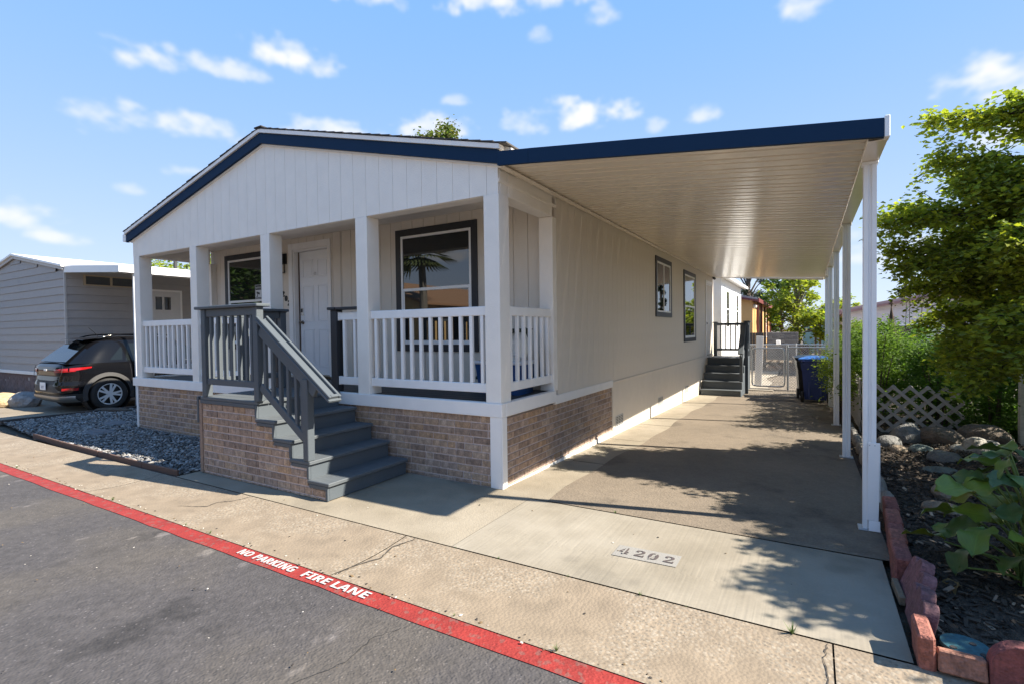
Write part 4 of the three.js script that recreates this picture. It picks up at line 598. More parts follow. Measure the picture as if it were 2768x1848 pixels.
// small litter on the pavement
{
  const pale = mat(0.68, 0.64, 0.56, 0.8), leaf = new THREE.PlaneGeometry(0.02, 0.012, 1, 1), o = new THREE.Object3D(), n = 320, im = new THREE.InstancedMesh(boxUV(rock(0.006, 1.4, 0.4, 1, 3, 0)), mat(1, 1, 1, 0.9), n), col = new THREE.Color(); im.name = 'pavement_litter'; im.userData = { kind: 'stuff', label: 'scattered grit, petals and leaf bits on the gutter and road', category: 'litter' };
  for (let i = 0; i < n; i++) { const near = rnd() < 0.45, x = rr(-8, 2.9), z = near ? rr(1.9, 2.0) : rnd() < 0.5 ? rr(0.3, 2.0) : rr(2.1, 3.6); o.position.set(x, z > 2.0 ? 0.0 + 0.05 * Math.sin(clamp((z - 2.02) / 6.98) * Math.PI) : z > 1.28 ? gutterProfile(z) + 0.004 : 0.006, z); o.rotation.set(rr(-0.4, 0.4), rr(0, 6.3), rr(-0.4, 0.4)); const s = rr(0.4, 1.3) * (rnd() < 0.06 ? 1.8 : 1); o.scale.set(s, s, s); o.updateMatrix(); im.setMatrixAt(i, o.matrix); const k = rnd(); k < 0.4 ? col.setRGB(0.5, 0.46, 0.4) : k < 0.7 ? col.setRGB(0.15, 0.1, 0.05) : col.setRGB(0.04, 0.033, 0.028); im.setColorAt(i, col); }
  im.castShadow = im.receiveShadow = true; scene.add(im);
}

// ---------------------------------------------------------------- planting bed at the right
struct(M('mulch_bed', grid(70, 90, (u, v) => { const x = lerp(2.985, 9, u * u * 0.5 + u * 0.5), z = lerp(1.33, -12, v); const edge = sm(2.98, 3.2, x) * (1 - sm(1.2, 1.33, z)); return [x, gy(z) - 0.01 + edge * (0.03 + 0.09 * (fbm(x * 2.2 + 70, z * 2.2 + 70, 512, 23, 4) - 0.35) + 0.05 * sm(3.3, 4.6, x)), z]; }), mulchMat));
{
  const n = 9000, im = new THREE.InstancedMesh(cb(0.045, 0.006, 0.014, 0.001), mat(1, 1, 1, 0.95), n), o = new THREE.Object3D(), col = new THREE.Color(); im.name = 'bark_mulch'; im.userData = { kind: 'stuff', label: 'dark bark chips covering the planting bed', category: 'mulch' };
  for (let i = 0; i < n; i++) { const x = 3.03 + Math.pow(rnd(), 1.2) * 2.6, z = rr(-5, 1.28), y = gy(z) + sm(2.98, 3.2, x) * (0.03 + 0.09 * (fbm(x * 2.2 + 70, z * 2.2 + 70, 512, 23, 4) - 0.35) + 0.05 * sm(3.3, 4.6, x)); o.position.set(x, y + rr(-0.008, 0.012), z); o.rotation.set(rr(-0.5, 0.5), rr(0, 6.3), rr(-0.5, 0.5)); const s = rr(0.5, 1.4); o.scale.set(s, s, s * rr(0.7, 1.4)); o.updateMatrix(); im.setMatrixAt(i, o.matrix); const k = rnd() < 0.06 ? rr(0.2, 0.42) : rr(0.015, 0.08); col.setRGB(k, k * 0.74, k * 0.52); im.setColorAt(i, col); }
  im.castShadow = im.receiveShadow = true; scene.add(im);
}
{
  const kerbM = mat(0.2, 0.185, 0.165, 0.9, { map: stoneMap, bumpMap: brickBump, bumpScale: 0.01 });
  for (let k = 0; k < 8; k++) tag(M('kerb_block', rock(0.5, 0.12, 0.2, 0.58, 60 + k, 2, 0.07), kerbM, null, [3.08 + rr(-0.01, 0.01), gy(-1.2 - k * 0.62) + 0.04, -1.12 - k * 0.62]), 'grey concrete kerb block between the carport posts and the planting bed', 'kerb', 'kerb blocks beside the driveway');
  const reds = [[0.34, 0.115, 0.085], [0.29, 0.1, 0.085], [0.38, 0.14, 0.1]].map((c) => mat(...c, 0.85, { map: brickMap, bumpMap: brickBump, bumpScale: 0.006 }));
  for (let k = 0; k < 8; k++) { const t = k / 7, b = M('edging_brick', cb(0.085, 0.19, 0.155, 0.008), reds[k % 3], null, [lerp(3.07, 2.995, t), 0.055 + (k % 2) * 0.018, lerp(-0.80, 0.36, t)], [0.12, 0.02, 0.02 + rr(-0.04, 0.04)]); tag(b, 'red brick set on edge in the toothed row behind the nearest carport post', 'brick', 'toothed row of edging bricks'); }
  // scalloped edging: slabs with round tops, leaning
  const scal = (w, h, d, n) => { const s = new THREE.Shape(); s.moveTo(-w / 2, 0); s.lineTo(w / 2, 0); s.lineTo(w / 2, h * 0.62); const r = w / n / 2; for (let i = 0; i < n; i++) { const cx = w / 2 - r - i * 2 * r, cy = h * (0.62 + 0.3 * Math.sin((i + 0.5) / n * Math.PI)); s.absarc(cx, cy, r, 0, Math.PI, false); } s.lineTo(-w / 2, h * 0.62); s.closePath(); const g = new THREE.ExtrudeGeometry(s, { depth: d, bevelEnabled: true, bevelSize: 0.006, bevelThickness: 0.006, bevelSegments: 2, curveSegments: 8 }); g.translate(0, 0, -d / 2); return boxUV(g); };
  const plum = mat(0.26, 0.115, 0.12, 0.85, { map: brickMap, bumpMap: brickBump, bumpScale: 0.005 });
  const a = tag(M('scalloped_edging', scal(0.32, 0.19, 0.05, 3), plum, null, [3.0, 0.0, 0.60]), 'plum scalloped edging slab leaning outward over the driveway side', 'edging'); a.rotation.set(0, Math.PI / 2, 0); a.rotateX(0.35);
  const b = tag(M('scalloped_edging', scal(0.3, 0.17, 0.05, 3), mat(0.19, 0.09, 0.1, 0.85, { map: brickMap, bumpMap: brickBump, bumpScale: 0.005 }), null, [2.985, 0.0, 0.93]), 'darker plum scalloped edging slab next to the upright corner brick', 'edging'); b.rotation.set(0, Math.PI / 2, 0); b.rotateX(0.2);
  tag(M('corner_brick', cb(0.062, 0.17, 0.19, 0.01), reds[2], null, [2.968, 0.07, 1.2], [0.06, 0, 0.04]), 'tall chipped red brick standing at the corner of the planting bed', 'brick');
  tag(M('front_brick', cb(0.16, 0.09, 0.062, 0.006), mat(0.36, 0.17, 0.115, 0.85, { map: brickMap, bumpMap: brickBump, bumpScale: 0.006 }), null, [3.085, 0.05, 1.27], [-0.25, -0.04, 0]), 'worn red brick lying along the gutter edge of the planting bed', 'brick');
  tag(M('rounded_block', scal(0.2, 0.12, 0.055, 1), mat(0.24, 0.075, 0.07, 0.85, { map: brickMap, bumpMap: brickBump, bumpScale: 0.005 }), null, [3.275, -0.02, 1.275]), 'dark red round topped edging block at the gutter', 'edging');
  const lid = tag(G('valve_lid'), 'turquoise plastic disc with finger holes lying in the mulch behind the front brick', 'lid'); lid.position.set(3.13, 0.055, 1.11); M('disc', new THREE.CylinderGeometry(0.088, 0.09, 0.014, 32), mat(0.03, 0.115, 0.14, 0.6, { map: stoneMap }), lid); for (const [x, z] of [[0.03, -0.02], [0.05, 0.06], [-0.05, 0.05]]) M('hole', new THREE.CylinderGeometry(0.013, 0.013, 0.003, 14), darkVoid, lid, [x, 0.0085, z]);
  tag(M('wood_stake', cb(0.03, 0.05, 0.22, 0.004), mat(0.2, 0.15, 0.1, 0.9, { map: woodGrain }), null, [2.955, 0.012, 0.56], [0.05, 0.05, 0]), 'split grey wood offcut wedged between the apron and the edging', 'wood');
  // rocks
  const R = [[3.57, -1.62, 0.11, 1.3, 0.75, 'tan', 'round tan cobble alone in the mulch'], [3.46, -1.12, 0.1, 1.5, 0.5, 'tan', 'flat tan cobble in front of the round tan cobble'], [3.69, -2.67, 0.12, 1.5, 0.4, 'teal', 'flat grey green stone in the middle of the mulch'], [3.84, -3.36, 0.14, 1.5, 0.6, 'grey', 'long grey stone in front of the stone heap'], [4.24, -3.9, 0.14, 1, 1.1, 'pale', 'pale rough stone at the right of the stone heap'], [3.68, -4.6, 0.19, 1.3, 0.9, 'grey', 'big grey stone below the lattice'], [3.42, -4.1, 0.14, 1.3, 0.7, 'grey', 'grey stone beside the driveway end of the heap'], [3.46, -3.7, 0.09, 1.3, 0.7, 'tan', 'small sunlit tan stone at the near end of the heap'], [4.0, -4.5, 0.2, 1.5, 0.85, 'brown', 'wide brown stone behind the long grey stone'], [4.5, -4.7, 0.24, 1.2, 0.9, 'brown', 'large rounded brown stone under the shrub'], [4.1, -3.95, 0.11, 1.3, 0.7, 'pale', 'pale stone between the long grey and the rough stone'], [3.7, -3.8, 0.12, 1.2, 0.6, 'teal', 'dark teal stone left of the long grey stone'], [4.55, -3.55, 0.15, 1.5, 0.5, 'brown', 'flat brown stone in front of the pale rough stone'], [4.35, -2.3, 0.12, 1, 0.8, 'rust', 'round rust coloured stone beside the leafy plant'], [3.85, -1.55, 0.07, 1.1, 0.8, 'pale', 'small pale pebble next to the round tan cobble'], [4.4, -4.1, 0.13, 1.1, 0.9, 'grey', 'grey stone touching the pale rough stone']];
  const C = { tan: [0.26, 0.2, 0.14], teal: [0.14, 0.17, 0.155], grey: [0.17, 0.165, 0.155], pale: [0.33, 0.31, 0.27], brown: [0.13, 0.1, 0.075], rust: [0.26, 0.12, 0.05] };
  R.forEach(([x, z, r, sx, sy, c, l], i) => tag(M('rock', rock(r, sx, sy, 1, 100 + i, 3, 0.24), stone(...C[c]), null, [x, gy(z) + 0.04 + r * sy * 0.35, z], [0, rr(0, 6), 0]), l, 'rock'));
}
{ // lattice fence with its posts
  const lf = tag(G('lattice_fence'), 'weathered white diagonal lattice panel low behind the stone heap', 'fence'), lm = mat(0.38, 0.36, 0.34, 0.8, { map: woodGrain });
  const x0 = 3.3, x1 = 4.4, y0 = -0.1, y1 = 0.62;
  for (const s of [1, -1]) for (let k = -5; k < 12; k++) { const c = x0 + k * 0.2, P = []; // y = y0 + s (x - c)
    let xa = s > 0 ? Math.max(x0, c) : Math.max(x0, c - (y1 - y0)), xb = s > 0 ? Math.min(x1, c + (y1 - y0)) : Math.min(x1, c); if (xb - xa < 0.08) continue; const f = (x) => (s > 0 ? y0 + (x - c) : y0 + (c - x)); bar('slat', [xa, f(xa), -5.3 + (s > 0 ? 0 : 0.012)], [xb, f(xb), -5.3 + (s > 0 ? 0 : 0.012)], 0.009, 0.046, lm, lf, 0.002).rotateZ(0); }
  const side = tag(G('lattice_fence'), 'white lattice panel running along the driveway behind the carport posts', 'fence');
  for (const s of [1, -1]) for (let k = -5; k < 26; k++) { const zz = -5.35 - k * 0.2, xa = s > 0 ? Math.min(-5.35, zz) : Math.min(-5.35, zz + 0.85), xb = s > 0 ? Math.max(-9.4, zz - 0.85) : Math.max(-9.4, zz); if (xa - xb < 0.08) continue; const f = (z) => -0.15 + (s > 0 ? zz - z : z - zz); bar('slat', [3.2 + (s > 0 ? 0 : 0.012), f(xa), xa], [3.2 + (s > 0 ? 0 : 0.012), f(xb), xb], 0.009, 0.046, lm, side, 0.002); }
  const p = tag(G('garden_post'), 'peeling white wooden post among the shrubs beside the planting bed', 'post'); B('shaft', 4.83, 4.92, -0.05, 2.1, -4.8, -4.71, mat(0.5, 0.49, 0.47, 0.8, { map: woodGrain }), p); B('cap', 4.81, 4.94, 2.1, 2.13, -4.82, -4.69, lm, p);
}
// ---------------------------------------------------------------- bins
{
  const bin = (name, label, c, lidC, x, z, ry) => {
    const b = tag(G(name), label, 'bin', undefined), m = mat(...c, 0.45), lm = mat(...lidC, 0.35); b.position.set(x, gy(z), z); b.rotation.y = ry;
    const g = new THREE.BoxGeometry(1, 1, 1, 6, 10, 6), p = g.attributes.position; for (let i = 0; i < p.count; i++) { const y = p.getY(i) + 0.5, w = lerp(0.43, 0.56, y), d = lerp(0.5, 0.66, y), q = (t) => Math.sign(t) * Math.pow(Math.abs(t * 2), 0.8) / 2; let step = y > 0.72 ? 0.025 : 0; p.setXYZ(i, p.getX(i) * (w + step), y * 0.93 + 0.06, p.getZ(i) * (d + step)); } g.computeVertexNormals(); M('tub', g, m, b);
    M('rim', cb(0.64, 0.05, 0.74, 0.015), m, b, [0, 0.97, 0]); const lid = M('lid', grid(8, 8, (u, v) => [lerp(-0.33, 0.33, u), 1.0 + 0.07 * Math.sin(u * Math.PI) ** 0.5 * Math.sin(clamp(v * 0.9 + 0.1) * Math.PI) ** 0.5, lerp(-0.4, 0.4, v)]), lm, b); M('lid_skirt', cb(0.67, 0.03, 0.8, 0.01), lm, b, [0, 0.998, 0]);
    M('handle', tube([[-0.24, 0.92, 0.36], [-0.24, 0.95, 0.44], [0.24, 0.95, 0.44], [0.24, 0.92, 0.36]], 0.016, 6, 20), m, b); for (const s of [-1, 1]) { M('wheel', new THREE.CylinderGeometry(0.125, 0.125, 0.05, 18), black, b, [s * 0.26, 0.125, 0.24], [0, 0, Math.PI / 2]); M('rib', cb(0.03, 0.55, 0.02, 0.004), m, b, [s * 0.12, 0.36, 0.285], [-0.08, 0, 0]); }
    return b;
  };
  bin('wheeled_bin', 'navy blue wheeled bin with a blue lid beside the last carport posts', [0.012, 0.035, 0.17], [0.025, 0.12, 0.42], 2.66, -9.75, -0.1); bin('wheeled_bin', 'black wheeled bin standing behind the navy blue bin', [0.012, 0.012, 0.012], [0.012, 0.012, 0.012], 2.5, -10.6, 0.1);
}
// ---------------------------------------------------------------- chain link gate and fence
{
  const link = (parent, x0, x1, y0, y1, z, s = 0.075) => { const gs = [], r = 0.0028, H = y1 - y0; for (const d of [1, -1]) for (let c = x0 - H; c < x1 + H; c += s) { const xa = Math.max(x0, d > 0 ? c : c - H), xb = Math.min(x1, d > 0 ? c + H : c); if (xb - xa < 0.02) continue; const f = (x) => y0 + (d > 0 ? x - c : c - x), L = (xb - xa) * Math.SQRT2, g = new THREE.BoxGeometry(L, r * 2, r * 2); g.rotateZ(d * Math.PI / 4); g.translate((xa + xb) / 2, f((xa + xb) / 2), z + d * r * 1.1); gs.push(boxUV(g)); } const m = M('wire_mesh', mergeGeometries(gs), galv, parent); m.userData.kind = 'stuff'; return m; };
  const g = tag(G('chain_link_gate'), 'galvanised tube gate with chain link mesh at the end of the driveway', 'gate'); const y0 = -0.2, y1 = 0.9, c = 0.12, z = -12.45;
  M('tube_frame', tube([[1.05, y0 + c, z], [1.05, 0.4, z], [1.05, y1 - c, z], [1.07, y1 - 0.03, z], [1.05 + c, y1, z], [1.5, y1, z], [1.9 - c, y1, z], [1.88, y1 - 0.03, z], [1.9, y1 - c, z], [1.9, 0.3, z], [1.9, y0 + c, z], [1.88, y0 + 0.03, z], [1.9 - c, y0, z], [1.4, y0, z], [1.05 + c, y0, z], [1.07, y0 + 0.03, z], [1.05, y0 + c, z]], 0.021, 8, 90), galv, g); link(g, 1.07, 1.88, y0 + 0.02, y1 - 0.02, z);
  const f = tag(G('chain_link_fence'), 'chain link fence panel running behind the bins from the gate post', 'fence'); for (const x of [1.98, 3.2]) M('fence_post', new THREE.CylinderGeometry(0.028, 0.028, 1.3, 12), galv, f, [x, 0.35, z]); M('top_rail', tube([[1.98, 0.93, z], [2.6, 0.93, z], [3.2, 0.93, z]], 0.018, 8, 4), galv, f); link(f, 2.0, 3.2, -0.25, 0.92, z);
  const f2 = tag(G('chain_link_fence'), 'farther chain link fence across the back yard behind the gate', 'fence'); for (const x of [0.3, 2.1, 3.9]) M('fence_post', new THREE.CylinderGeometry(0.025, 0.025, 1.2, 10), galv, f2, [x, 0.3, -17.6]); M('top_rail', tube([[0.3, 0.86, -17.6], [2, 0.86, -17.6], [3.9, 0.86, -17.6]], 0.016, 8, 4), galv, f2); link(f2, 0.3, 3.9, -0.2, 0.85, -17.6, 0.075);
  const bd = tag(M('leaning_board', cb(0.2, 1.55, 0.03, 0.004), trim, null, [1.17, 0.47, -13.3], [-0.12, 0.1, -0.03]), 'tall white board leaning up behind the tube gate', 'board');
  tag(M('white_box', cb(0.14, 0.16, 0.14, 0.01), trim, null, [1.5, 0.94, -17.6]), 'small white box hung on the far fence rail', 'box');
}

// ---------------------------------------------------------------- foliage
const leafMat = (rough = 0.9, tr = 0.6) => new THREE.MeshPhysicalMaterial({ color: 0xffffff, vertexColors: true, roughness: rough, transmission: tr, thickness: 0, side: THREE.DoubleSide, specularIntensity: 0.3 });
const leafy = leafMat();
class Leaves {
  constructor() { this.p = []; this.c = []; this.n = 0; }
  add(x, y, z, s, col, flat = 0.5, asp = 0.62) {                // one folded leaf of length s
    const yaw = rr(0, 6.283), pit = rr(-0.9, 0.5) * (1 - flat * 0.5), rol = rr(-1.3, 1.3) * (1 - flat * 0.6);
    const cy = Math.cos(yaw), sy = Math.sin(yaw), cp = Math.cos(pit), sp = Math.sin(pit), cr = Math.cos(rol), sr = Math.sin(rol);
    const d = [cy * cp, sp, sy * cp], r0 = [-sy, 0, cy], u0 = [-cy * sp, cp, -sy * sp], r = [0, 1, 2].map((i) => r0[i] * cr + u0[i] * sr), u = [0, 1, 2].map((i) => u0[i] * cr - r0[i] * sr), w = s * asp * 0.5, f = s * 0.1;
    const P = (a, b, c) => [x + d[0] * a + r[0] * b + u[0] * c, y + d[1] * a + r[1] * b + u[1] * c, z + d[2] * a + r[2] * b + u[2] * c];
    const A = P(0, 0, 0), T = P(s, 0, -f * 0.6), L = P(s * 0.45, w, f), R = P(s * 0.45, -w, f), k = rr(0.72, 1.28), cc = [col[0] * k, col[1] * k, col[2] * k];
    this.p.push(...A, ...L, ...T, ...A, ...T, ...R); for (let i = 0; i < 6; i++) this.c.push(...cc); this.n++;
  }
  build(name, parent, m = leafy) { const g = new THREE.BufferGeometry(); g.setAttribute('position', new THREE.Float32BufferAttribute(this.p, 3)); g.setAttribute('color', new THREE.Float32BufferAttribute(this.c, 3)); g.setAttribute('uv', new THREE.Float32BufferAttribute(new Float32Array(this.n * 12), 2)); g.computeVertexNormals(); return M(name, g, m, parent); }
}
const gauss = () => (rnd() + rnd() + rnd() + rnd() - 2) * 0.87;
const bark = mat(0.11, 0.085, 0.065, 0.95, { map: stoneMap, bumpMap: brickBump, bumpScale: 0.02 }), barkGrey = mat(0.2, 0.18, 0.15, 0.95, { map: stoneMap });
const mix = (a, b, t) => a.map((v, i) => lerp(v, b[i], t));
const YG = [0.43, 0.48, 0.025], DG = [0.09, 0.18, 0.02], OL = [0.36, 0.34, 0.03];
{ // maple at the right, its trunk just outside the picture
  const t = tag(G('maple_tree'), 'yellow green maple with layered boughs spreading beside the carport', 'tree'), base = [5.55, 0, -1.9], lv = new Leaves(), limbs = [];
  M('trunk', taper([base, [5.5, 0.7, -1.95], [5.6, 1.5, -1.85], [5.45, 2.4, -1.95]], 0.12, 0.06, 8), bark, t);
  const bough = (tip, from, n, spread, size, sag = 0.1, thick = 0.1, col = YG) => {
    const f = [5.5, from, -1.9], w = rr(-0.12, 0.12), mid = [lerp(f[0], tip[0], 0.5), lerp(f[1], tip[1], 0.62) + sag, lerp(f[2], tip[2], 0.5) + w], pts = [f, [lerp(f[0], mid[0], 0.5), lerp(f[1], mid[1], 0.55), lerp(f[2], mid[2], 0.5) - w], mid, [lerp(mid[0], tip[0], 0.55), lerp(mid[1], tip[1], 0.5) + rr(-0.05, 0.1), lerp(mid[2], tip[2], 0.55)], tip];
    limbs.push(taper(pts, 0.034, 0.006, 5)); const c = new THREE.CatmullRomCurve3(pts.map((p) => new THREE.Vector3(...p))), q = new THREE.Vector3(), tg = new THREE.Vector3(), per = 34, twigs = Math.round(n / per);
    for (let k = 0; k < twigs; k++) {
      const s = lerp(0.3, 1.0, Math.pow(rnd(), 0.75)); c.getPoint(s, q); c.getTangent(s, tg); const side = rnd() < 0.5 ? -1 : 1, len = spread * rr(0.3, 1) * (1.12 - s * 0.62), a = Math.atan2(tg.z, tg.x) + side * rr(0.3, 1.25), end = [q.x + Math.cos(a) * len, q.y + rr(-0.55, 0.7) * len - 0.04, q.z + Math.sin(a) * len];
      limbs.push(taper([[q.x, q.y, q.z], [lerp(q.x, end[0], 0.5), lerp(q.y, end[1], 0.5) + 0.03, lerp(q.z, end[2], 0.5)], end], 0.005, 0.0015, 3));
      const cc = mix(col, rnd() < 0.3 ? OL : DG, rnd() * 0.3);
      for (let i = 0; i < per; i++) { const u = Math.pow(rnd(), 0.6), w = 0.05 + 0.05 * u; lv.add(lerp(q.x, end[0], u) + gauss() * w, lerp(q.y, end[1], u) + gauss() * thick * 0.6, lerp(q.z, end[2], u) + gauss() * w, size * rr(0.6, 1.25), mix(cc, DG, Math.pow(rnd(), 1.8) * 0.7), 0.45, 0.75); }
    }
  };
  // boughs that reach over toward the carport
  for (const [p, from, n, spread, sag] of [[[3.52, 3.44, -2.2], 2.3, 1700, 0.5, 0.22], [[3.6, 3.12, -2.42], 2.2, 1900, 0.62, 0.1], [[3.24, 2.62, -2.5], 2.0, 2500, 0.75, 0.16], [[3.4, 2.74, -2.85], 2.0, 2000, 0.75, 0.1], [[3.36, 2.34, -2.78], 1.8, 3000, 0.72, 0.1], [[3.46, 2.1, -2.52], 1.7, 2700, 0.7, 0.05], [[3.6, 1.92, -3.1], 1.6, 2700, 0.7, 0.05], [[4.22, 3.36, -2.35], 2.3, 1400, 0.55, 0.2], [[4.15, 3.5, -2.1], 2.3, 800, 0.35, 0.25]]) bough(p, from, n, spread, 0.056, sag, 0.11, mix(YG, DG, rr(0, 0.45)));
  for (let k = 0; k < 18; k++) bough([rr(3.8, 4.5), rr(1.85, 3.05), rr(-3.5, -1.7)], rr(1.5, 2.2), 2100, 0.62, 0.058, rr(0.05, 0.25), 0.14, mix(YG, DG, rr(0, 0.45)));
  for (let k = 0; k < 30; k++) { const a = k * 2.399, r = rr(0.9, 2.0), y = rr(1.4, 3.2), s = Math.sqrt(Math.max(0.15, 1 - ((y - 2.3) / 1.9) ** 2)); bough([5.6 + Math.cos(a) * r * s + (Math.sin(a) > 0.3 ? 0.6 : 0), y - 0.1 * r, -1.75 + Math.sin(a) * r * s * (Math.sin(a) > 0 ? 0.7 : 1.2)], clamp(y - 0.6, 1, 2.3), 1700, 0.8, 0.068, 0.12, 0.12, mix(YG, DG, rr(0, 0.45))); }
  // drooping lower skirt of the crown
  for (let k = 0; k < 13; k++) { const z = lerp(-4.6, -1.3, k / 12) + rr(-0.1, 0.1); bough([rr(3.75, 4.4), rr(0.95, 1.75), z], rr(1.2, 1.9), 2200, 0.65, 0.06, 0.2, 0.14, mix(YG, DG, rr(0, 0.45))); }
  for (const p of [[5.6, 2.6, 0.25], [6.1, 2.6, 0.6], [5.8, 3.0, -0.1], [6.3, 2.9, 0.1]]) bough(p, 2.0, 1900, 0.7, 0.066);
  M('limbs', mergeGeometries(limbs), bark, t); lv.build('crown', t);
}
{ // shrubs that make the dark hedge along the bed
  const mk = (x, y, z, rx, ry, rz, n, col, label, size = 0.055) => {
    const s = tag(G('hedge_shrub'), label, 'shrub', 'shrubs of the hedge beside the driveway'), lv = new Leaves(), st = [];
    for (let k = 0; k < 5; k++) { const a = k * 1.3, p = [x + Math.cos(a) * rx * rr(0.2, 0.7), y + ry * rr(0.0, 0.8), z + Math.sin(a) * rz * rr(0.2, 0.7)]; st.push(taper([[x + Math.cos(a) * 0.05, gy(z) - 0.02, z + Math.sin(a) * 0.05], [lerp(x, p[0], 0.45), lerp(0, p[1], 0.5), lerp(z, p[2], 0.4)], p], 0.014, 0.004, 4)); }
    const cl = Array.from({ length: 34 }, () => { let v; do v = [gauss(), gauss(), gauss()]; while (v[0] ** 2 + v[1] ** 2 + v[2] ** 2 < 0.02); const L = Math.hypot(...v), r = Math.pow(rnd(), 0.35); return [x + v[0] / L * rx * r, y + v[1] / L * ry * r, z + v[2] / L * rz * r, rr(0.12, 0.26)]; });
    for (let i = 0; i < n; i++) { const c = pick(cl); lv.add(c[0] + gauss() * c[3], Math.max(gy(z) + 0.06, c[1] + gauss() * c[3] * 0.75), c[2] + gauss() * c[3], size * rr(0.6, 1.3), mix(col, DG, rnd() * 0.7), 0.4, 0.5); }
    M('stems', mergeGeometries(st), bark, s); lv.build('foliage', s); return s;
  };
  const L = 'dense green shrub in the hedge row along the driveway side lattice', LB = 'dark green shrub behind the low lattice at the back of the stone heap', LO = 'tall dark green shrub closing the far side of the planting bed', LP = 'light green shrub poking out between the far carport posts';
  for (let k = 0; k < 8; k++) mk(3.45 + rr(-0.06, 0.08), 0.8, -5.75 - k * 0.8, 0.48, 0.8, 0.6, 5200, mix(DG, YG, k > 3 ? 0.35 : 0.12), L, 0.055);
  for (let k = 0; k < 4; k++) mk(4.4 + rr(-0.1, 0.1), 0.68, -5.8 - k * 0.75, 0.6, 0.85, 0.6, 5200, DG, LB, 0.06);
  for (let k = 0; k < 3; k++) mk(5.25 + rr(-0.1, 0.1), 0.7, -5.3 - k * 0.8, 0.65, 0.9, 0.6, 5000, DG, LB, 0.06);
  for (let k = 0; k < 4; k++) mk(5.95 + rr(-0.1, 0.1), 1.05, -2.6 - k * 0.8, 0.65, 1.05, 0.6, 3600, DG, LO, 0.07);
  mk(4.7, 0.62, -5.2, 0.42, 0.75, 0.3, 3600, DG, LB, 0.06); mk(4.15, 0.9, -5.6, 0.4, 0.5, 0.25, 2200, DG, LB, 0.055);
  for (let k = 0; k < 3; k++) mk(3.02, 0.62, -6.6 - k * 1.15, 0.3, 0.5, 0.5, 1500, mix(DG, YG, 0.5), LP, 0.05);
  const tw = tag(G('twiggy_shrub'), 'thin bare stemmed shrub with sparse leaves in front of the far pink roofed house', 'shrub'), st = [], lv = new Leaves(); for (let k = 0; k < 14; k++) { const a = rr(-0.5, 0.9), p = [4.35 + a * 0.8 + rr(-0.1, 0.1), rr(1.5, 2.2), -8.6 + rr(-0.3, 0.3)]; st.push(taper([[4.3 + a * 0.15, 0, -8.6], [4.3 + a * 0.4, 0.9, -8.6], p], 0.012, 0.004, 4)); for (let i = 0; i < 26; i++) { const u = rr(0.45, 1); lv.add(lerp(4.3, p[0], u) + gauss() * 0.08, lerp(0, p[1], u), lerp(-8.6, p[2], u) + gauss() * 0.08, 0.06, DG); } } M('stems', mergeGeometries(st), bark, tw); lv.build('foliage', tw);
}
{ // big leaved plant at the right front
  const p = tag(G('leafy_plant'), 'broad leaved green plant with wavy leaves in the mulch', 'plant'); p.position.set(3.6, 0.02, 0.22); p.scale.setScalar(1.12);
  const cols = [[0.07, 0.13, 0.014], [0.11, 0.18, 0.014], [0.17, 0.24, 0.014], [0.055, 0.11, 0.018]].map((c) => phys(...c, 0.5, { transmission: 0.25, thickness: 0, map: tex(128, (u, v) => { const vein = Math.abs(((Math.abs(v - 0.5) * 9 + u * 6) % 1) - 0.5), f = 0.85 + 0.3 * fbm(u * 8, v * 8, 8, 201, 3) + (vein < 0.06 ? 0.18 : 0) + (Math.abs(v - 0.5) < 0.02 ? 0.25 : 0); return [f * 0.8, f * 0.8, f * 0.8]; }) })), dry = mat(0.2, 0.12, 0.04, 0.9);
  const geos = [0, 1, 2, 3, 4].map((k) => { const s = 50 + k * 9; return grid(8, 6, (u, v) => { const w = Math.pow(Math.sin(Math.pow(u, 0.75) * Math.PI), 0.8) * 0.42, y = (v - 0.5) * 2, edge = Math.abs(y) ** 2 * 0.075 * Math.sin(u * 14 + k * 2 + (y > 0 ? 1.5 : 0)); return [u, 0.1 * Math.abs(y) * w * 2 + edge - 0.32 * u * u + 0.06 * Math.sin(u * 5 + k), y * w * (1 + 0.12 * Math.sin(u * 11 + k + y)), u, v]; }); });
  const stems = [];
  for (let k = 0; k < 68; k++) { const a = k * 2.399 + rr(-0.2, 0.2), t = k / 68, h = 0.1 + 0.62 * t + rr(-0.05, 0.05), r = lerp(0.34, 0.1, t) * rr(0.75, 1.2), s = rr(0.14, 0.235) * lerp(1, 0.85, t), x = Math.cos(a) * r, z = Math.sin(a) * r; stems.push(taper([[rr(-0.06, 0.06), 0, rr(-0.06, 0.06)], [x * 0.4, h * 0.7, z * 0.4], [x, h, z]], 0.008, 0.004, 5)); const o = M('leaf', pick(geos), k < 4 ? dry : pick(cols), p, [x, k < 4 ? 0.05 : h, z]); o.rotation.set(rr(-0.6, 0.6), -a + rr(-0.6, 0.6), rr(-0.5, 0.5), 'YXZ'); o.scale.setScalar(s); }
  M('stems', mergeGeometries(stems), mat(0.1, 0.15, 0.03, 0.7), p);
  const q = tag(G('leafy_plant'), 'small low green seedling near the dark red block', 'plant'); q.position.set(3.6, 0.03, 0.95); for (let k = 0; k < 7; k++) { const o = M('leaf', geos[k % 5], cols[0], q, [0, 0.04 + k * 0.01, 0]); o.rotation.set(0, k * 0.95, 0.25, 'YXZ'); o.scale.setScalar(0.11); }
}
